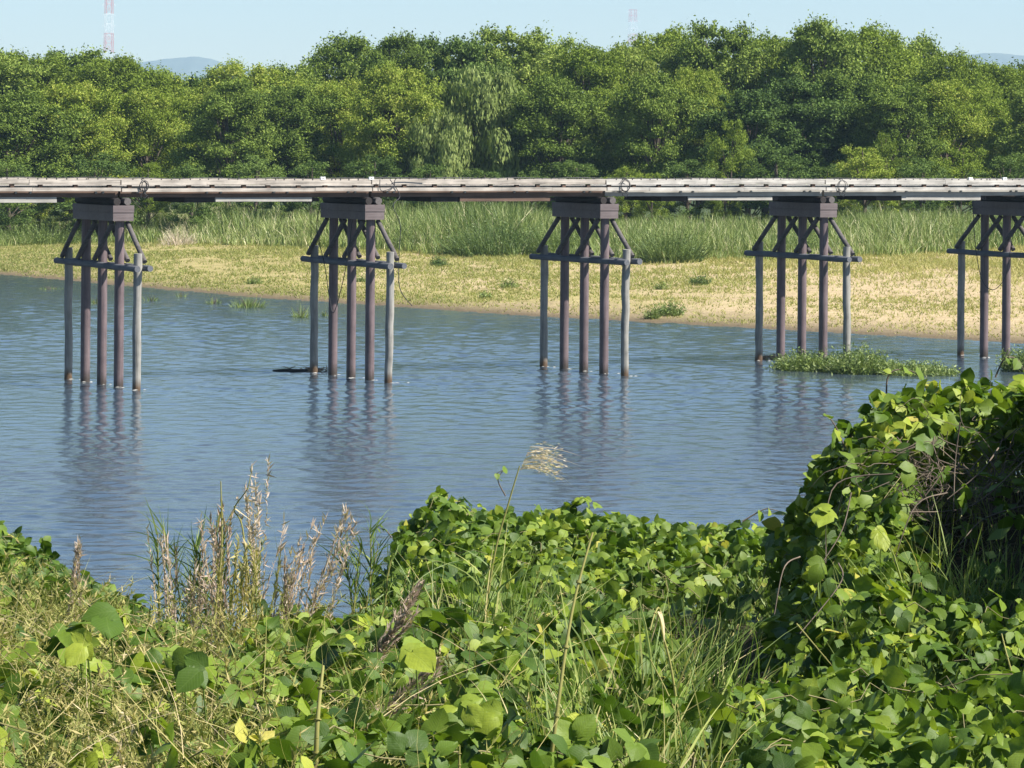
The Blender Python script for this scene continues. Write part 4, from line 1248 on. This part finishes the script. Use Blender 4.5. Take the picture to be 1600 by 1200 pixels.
Ys_ = 20.5
b = at(752, 1000, Ys_)
root = empty('silvergrass', b - [0, 0, .2], 0, label='tall silvergrass stem with one pale blown plume against the water', cat='silvergrass')
root_part(root, MB().tube(spline([at(752, 1010, Ys_), at(772, 870, Ys_), at(795, 785, Ys_), at(812, 728, Ys_)]), np.linspace(.008, .0035, 14), 6), 'stem', 'straw', True)
mb = MB(); n = 46
t0_ = U(0, 1, n)
base = np.array([at(812, 735, Ys_)]) * (1 - t0_)[:, None] + np.array([at(828, 698, Ys_)]) * t0_[:, None]
mb2 = []
D = np.stack([U(.35, 1.0, n), U(-.2, .2, n), U(.0, .85, n) * (.35 + .65 * t0_)], -1)
ribbons(mb, base, D, U(.10, .22, n), U(.002, .003, n), np.stack([U(.1, .4, n), U(-.1, .1, n), -U(.25, .75, n)], -1), U(0, 1, n), 7, 3)
nn = 320
ii = rng.integers(n, size=nn); tq = U(.25, 1, nn)
Dn = norm(D)
q = base[ii] + .17 * (Dn[ii] * tq[:, None]) + np.stack([.25 * tq ** 2 * .17, 0 * tq, -.5 * tq ** 2 * .17], -1)
mb.add(*kites(q + rng.normal(0, .004, (nn, 3)), rdir(nn), U(.006, .014, nn), 5.0, U(.2, 1, nn), norm(Dn[ii] + [.4, 0, -.4] + .4 * rng.normal(size=(nn, 3)))))
root_part(root, mb, 'plume', 'plume')
mb = MB(); n = 8
ribbons(mb, np.array([at(765, 930, Ys_)]) + rng.normal(size=(n, 3)) * [.04, .04, .12], rng.normal(size=(n, 3)) * [.6, .4, 0] + [.2, 0, 1], U(.25, .5, n), U(.007, .012, n), hb(n, U(.2, .6, n), .8), U(.4, .9, n), 6)
root_part(root, mb, 'blade_leaves', 'grass')

GDS = 'dry stalks in front of the bank'


def stalk(pts, r, label, mat='straw', leaf=None):
    b = np.array(pts[0])
    root = empty('dry_stalk', b, 0, label=label, cat='dry stalk', group=GDS)
    root_part(root, MB().tube(spline(pts, 18), np.linspace(r, r * .45, 18), 7), 'stem', mat, True)
    sp_ = spline(pts, 18)
    for i in (5, 9, 13):
        root_part(root, MB().tube([sp_[i] - (sp_[i + 1] - sp_[i]) * .08, sp_[i] + (sp_[i + 1] - sp_[i]) * .08], r * 1.25, 7), 'node', mat, True)
    if leaf is not None:
        n = 2
        mb = MB(); ribbons(mb, np.repeat([leaf], n, 0), rng.normal(size=(n, 3)) * [.4, .3, 0] + [0, 0, -.6], U(.06, .13, n), U(.012, .02, n), hb(n, U(.1, .4, n), .6), U(.6, 1, n), 4)
        root_part(root, mb, 'withered_leaf', mat)


stalk([at(856, 1230, 14), at(872, 1100, 14), at(895, 950, 14.1), at(926, 832, 14.2)], .0085, 'long straight tan stalk leaning across the grass in front of the kudzu heap')
stalk([at(492, 1230, 13.4), at(496, 1130, 13.4), at(505, 1040, 13.5)], .011, 'thick short tan stalk at the bottom edge among kudzu leaves')
stalk([at(1062, 1130, 16), at(1048, 1040, 16), at(1034, 985, 16), at(1030, 950, 16), at(1022, 962, 15.95), at(1016, 985, 15.9)], .006, 'bent tan reed with a folded withered tip beside the light grass', leaf=at(1030, 955, 16))
stalk([at(1072, 1180, 15.6), at(1050, 1100, 15.6), at(1016, 1030, 15.6)], .005, 'slanting tan reed just behind the bent one')
stalk([at(717, 1230, 13.2), at(718, 1165, 13.2)], .006, 'short pale stub of stalk at the bottom edge')
stalk([at(1600, 1120, 17), at(1575, 1030, 17), at(1565, 990, 17.1)], .005, 'slanting tan stalk near the picture edge over the kudzu carpet')
stalk([at(1245, 975, 18.8), at(1300, 1040, 18.5)], .0045, 'pale straight straw lying on the kudzu below the dark hollow')
stalk([at(333, 985, 20.8), at(346, 860, 20.8), at(345, 752, 20.8)], .007, 'single upright tan reed stem between the green reedy plants and the tallest weed', leaf=at(346, 800, 20.8))
stalk([at(388, 900, 20.8), at(378, 820, 20.8), at(366, 795, 20.8), at(386, 765, 20.7), at(392, 740, 20.7)], .005, 'kinked pale reed folding back beside the tallest weed', leaf=at(368, 795, 20.8))

# bare vine tangle under the tall bush
c = at(1480, 900, 23.4)
root = empty('vine_tangle', c, 0, label='tangle of bare brown vines hanging in the dark face of the tall kudzu bush', cat='vines')
mb = MB()
for i in range(240):
    px0, py0 = U(1390, 1730), U(640, 830)
    p0 = at(px0, py0, U(23.9, 25.5)); zc = float(canopy(p0[0], p0[1]))
    p0[2] = min(p0[2], zc + .03)
    pts = [p0]; dr = np.array([rng.normal(0, .6), rng.normal(-.3, .3), -.7])
    for s in range(6):
        dr = norm(dr + rng.normal(size=3) * [.7, .45, .55] + [0, 0, -.12]); q = pts[-1] + dr * U(.06, .17)
        q[2] = max(q[2], float(terrain(q[0], q[1])) + .05)
        pts.append(q)
    mb.tube(spline(pts, 16), np.linspace(U(.002, .0045), .0012, 16), 5)
root_part(root, mb, 'stems', 'vine', True)
mb = MB()
for (x0, y0, x1, y1, Y) in [(1560, 700, 1480, 780, 23.6), (1600, 720, 1420, 800, 23.5), (1500, 660, 1490, 800, 23.8), (1395, 740, 1290, 880, 23.2), (1330, 770, 1270, 900, 22.8), (1480, 770, 1390, 900, 22.9), (1600, 790, 1500, 850, 23.2), (1250, 870, 1210, 960, 22.5), (1310, 880, 1250, 990, 21.8)]:
    p0, p1 = at(x0, y0, Y), at(x1, y1, Y - .3)
    m_ = (p0 + p1) / 2 + rng.normal(size=3) * .1
    mb.tube(spline([p0, m_, p1], 14), np.linspace(.005, .0028, 14), 6)
root_part(root, mb, 'main_vines', 'vine', True)

# curling vine tips above the bushes
GVT = 'curling vine tips above the bushes'
for pts, Y, lb in [([(1385, 615), (1387, 590), (1400, 578), (1425, 580), (1440, 592)], 26, 'arched bare vine loop over the top of the tall kudzu bush'),
                   ([(1320, 700), (1310, 675), (1298, 655), (1290, 650)], 25.8, 'young vine tip poking out from the tall kudzu bush toward the water'),
                   ([(1160, 815), (1185, 800), (1200, 795), (1222, 800)], 31, 'thin dark vine looping above the saddle before the tall bush'),
                   ([(790, 775), (778, 750), (786, 735), (776, 740)], 34, 'curly vine tip on the kudzu heap just before the plume'),
                   ([(612, 840), (602, 828), (590, 826)], 33, 'vine tip with small leaves at the edge of the kudzu heap'),
                   ([(1555, 590), (1570, 560), (1590, 562), (1600, 580)], 26.4, 'curling vine over the tall bush near the picture-edge pier')]:
    q = [at(a_, b_, Y) for a_, b_ in pts]
    root = empty('vine_tip', q[0], 0, label=lb, cat='vine', group=GVT)
    root_part(root, MB().tube(spline(q, 14), np.linspace(.007, .003, 14), 6), 'stem', 'vine', True)
    mb = MB(); sp_ = spline(q, 14); ps = sp_[[5, 9, 13]]
    add_leaflets(mb, ps, rdir(3) * .5 + SUND, rdir(3) + [0, 0, -.3], U(.05, .1, 3), U(.5, .85, 3))
    root_part(root, mb, 'leaves', 'kudzu', True)

# a few broad leaves that stand out in the photograph
GBL = 'large single kudzu leaves near the camera'
for px, py, Y, s, n_, tn, lb in [(165, 965, 15.5, .19, (.3, -.5, .8), .4, 'large veined kudzu leaf above the dry yellow weeds'), (115, 985, 15.4, .16, (-.3, -.2, .9), .55, 'broad kudzu leaf beside the large veined one in the dry weeds'),
                                 (130, 1010, 15.2, .13, (.1, -.9, .3), .85, 'yellowish kudzu leaf hanging below the large veined one'), (310, 1050, 14.6, .145, (.2, -.9, .5), .3, 'large dark hanging kudzu leaf in the dry weeds'),
                                 (280, 1040, 14.7, .13, (-.5, -.8, .4), .5, 'kudzu leaf with rolled edge beside the large dark hanging one'), (645, 1020, 15.0, .17, (.1, -.55, .8), .8, 'large bright yellow-green kudzu leaf in front of the heap'),
                                 (730, 1105, 14.0, .12, (-.2, -.75, .6), .8, 'round bright kudzu leaf, one of a pair at the bottom'), (773, 1120, 14.0, .13, (.2, -.85, .5), .8, 'heart-shaped bright kudzu leaf, fellow of the round one at the bottom'),
                                 (1290, 800, 22.6, .19, (.1, -.3, .9), .8, 'long bright kudzu leaf at the lip of the dark hollow'), (1375, 835, 22.4, .14, (.2, -.8, .5), .85, 'bright kudzu leaf hanging before the bare vine tangle'),
                                 (1280, 885, 21.8, .14, (.3, -.8, .3), .6, 'drooping kudzu leaf hanging in the dark hollow'), (1420, 735, 23.8, .14, (.3, -.7, .5), .6, 'pale green kudzu leaf on the dark face of the tall bush')]:
    s *= .8
    p = at(px, py, Y)
    root = empty('kudzu_leaf', p - [0, 0, .15], 0, label=lb, cat='leaf', group=GBL)
    mb = MB(); nn_ = norm(np.array(n_))
    fw = norm(np.array([rng.normal(0, .5), -.5, -.55]))
    add_leaflets(mb, np.repeat([p], 3, 0) + np.array([[0, 0, 0], [.03, .03, .02], [-.03, .03, .02]]) * (s / .15), np.repeat([nn_], 3, 0) + rng.normal(size=(3, 3)) * .15,
                 np.stack([fw, np.cross(fw, nn_) + .2 * fw, -np.cross(fw, nn_) + .2 * fw]), np.array([s, s * .82, s * .82]), np.clip(tn + rng.normal(0, .04, 3), 0, .97))
    root_part(root, mb, 'leaflets', 'kudzu', True)
    root_part(root, MB().tube(spline([p + [0, .02, 0], p + [.01, .08, -.05], p + [.02, .14, -.22]], 8), .0035, 5), 'petiole', 'grass', True)

# ------------------------------------------------------------------ haze
t = NT('haze')
vol = t.n('ShaderNodeVolumePrincipled', Color=(0.52, 0.78, 1.0), Density=0.00008, Anisotropy=0.0)
t.t.links.new(vol.outputs[0], t.out.inputs['Volume'])
hz = MB().box((0, 5500, 215), (6600, 11400, 450)).build('haze', t.m, kind='stuff')

# ------------------------------------------------------------------ light, sky, camera
w = bpy.data.worlds.new('World'); scene.world = w; w.use_nodes = True
nt = w.node_tree; nt.nodes.clear()
sky = nt.nodes.new('ShaderNodeTexSky'); sky.sky_type = 'NISHITA'; sky.sun_disc = False
sky.sun_elevation = SUN_EL
sky.sun_rotation = math.atan2(SUNH[0], SUNH[1])
sky.air_density = 1.0; sky.dust_density = 0.05; sky.ozone_density = 4.0; sky.altitude = 0
bg = nt.nodes.new('ShaderNodeBackground'); bg.inputs[1].default_value = 0.056
wo = nt.nodes.new('ShaderNodeOutputWorld')
nt.links.new(sky.outputs[0], bg.inputs[0]); nt.links.new(bg.outputs[0], wo.inputs[0])

sl = bpy.data.lights.new('sun', 'SUN'); sl.energy = 5.0; sl.angle = R(.53); sl.color = (1.0, .95, .87)
so = bpy.data.objects.new('sun', sl); COL.objects.link(so)
so.rotation_euler = Vector(SUND).to_track_quat('Z', 'Y').to_euler(); so.location = (60, -60, 120)

cd = bpy.data.cameras.new('camera'); cam = bpy.data.objects.new('camera', cd); COL.objects.link(cam)
cd.sensor_width = 36; cd.lens = 36 * F / 1600; cd.shift_y = -(600 - HOR) / 1600
cd.clip_start = .1; cd.clip_end = 30000
Xc = Vector((1, 0, ROLL)).normalized(); Yc = Vector((-ROLL, 0, 1)).normalized(); Zc = Xc.cross(Yc)
mw = Matrix((Xc, Yc, Zc)).transposed().to_4x4(); mw.translation = (0, 0, HC)
cam.matrix_world = mw
scene.camera = cam

scene.view_settings.view_transform = 'Standard'; scene.view_settings.look = 'None'
scene.view_settings.exposure = 1.15; scene.view_settings.gamma = 1
scene.cycles.use_denoising = True
scene.cycles.max_bounces = 6; scene.cycles.diffuse_bounces = 2; scene.cycles.glossy_bounces = 3
scene.cycles.transmission_bounces = 4; scene.cycles.volume_bounces = 0; scene.cycles.transparent_max_bounces = 8
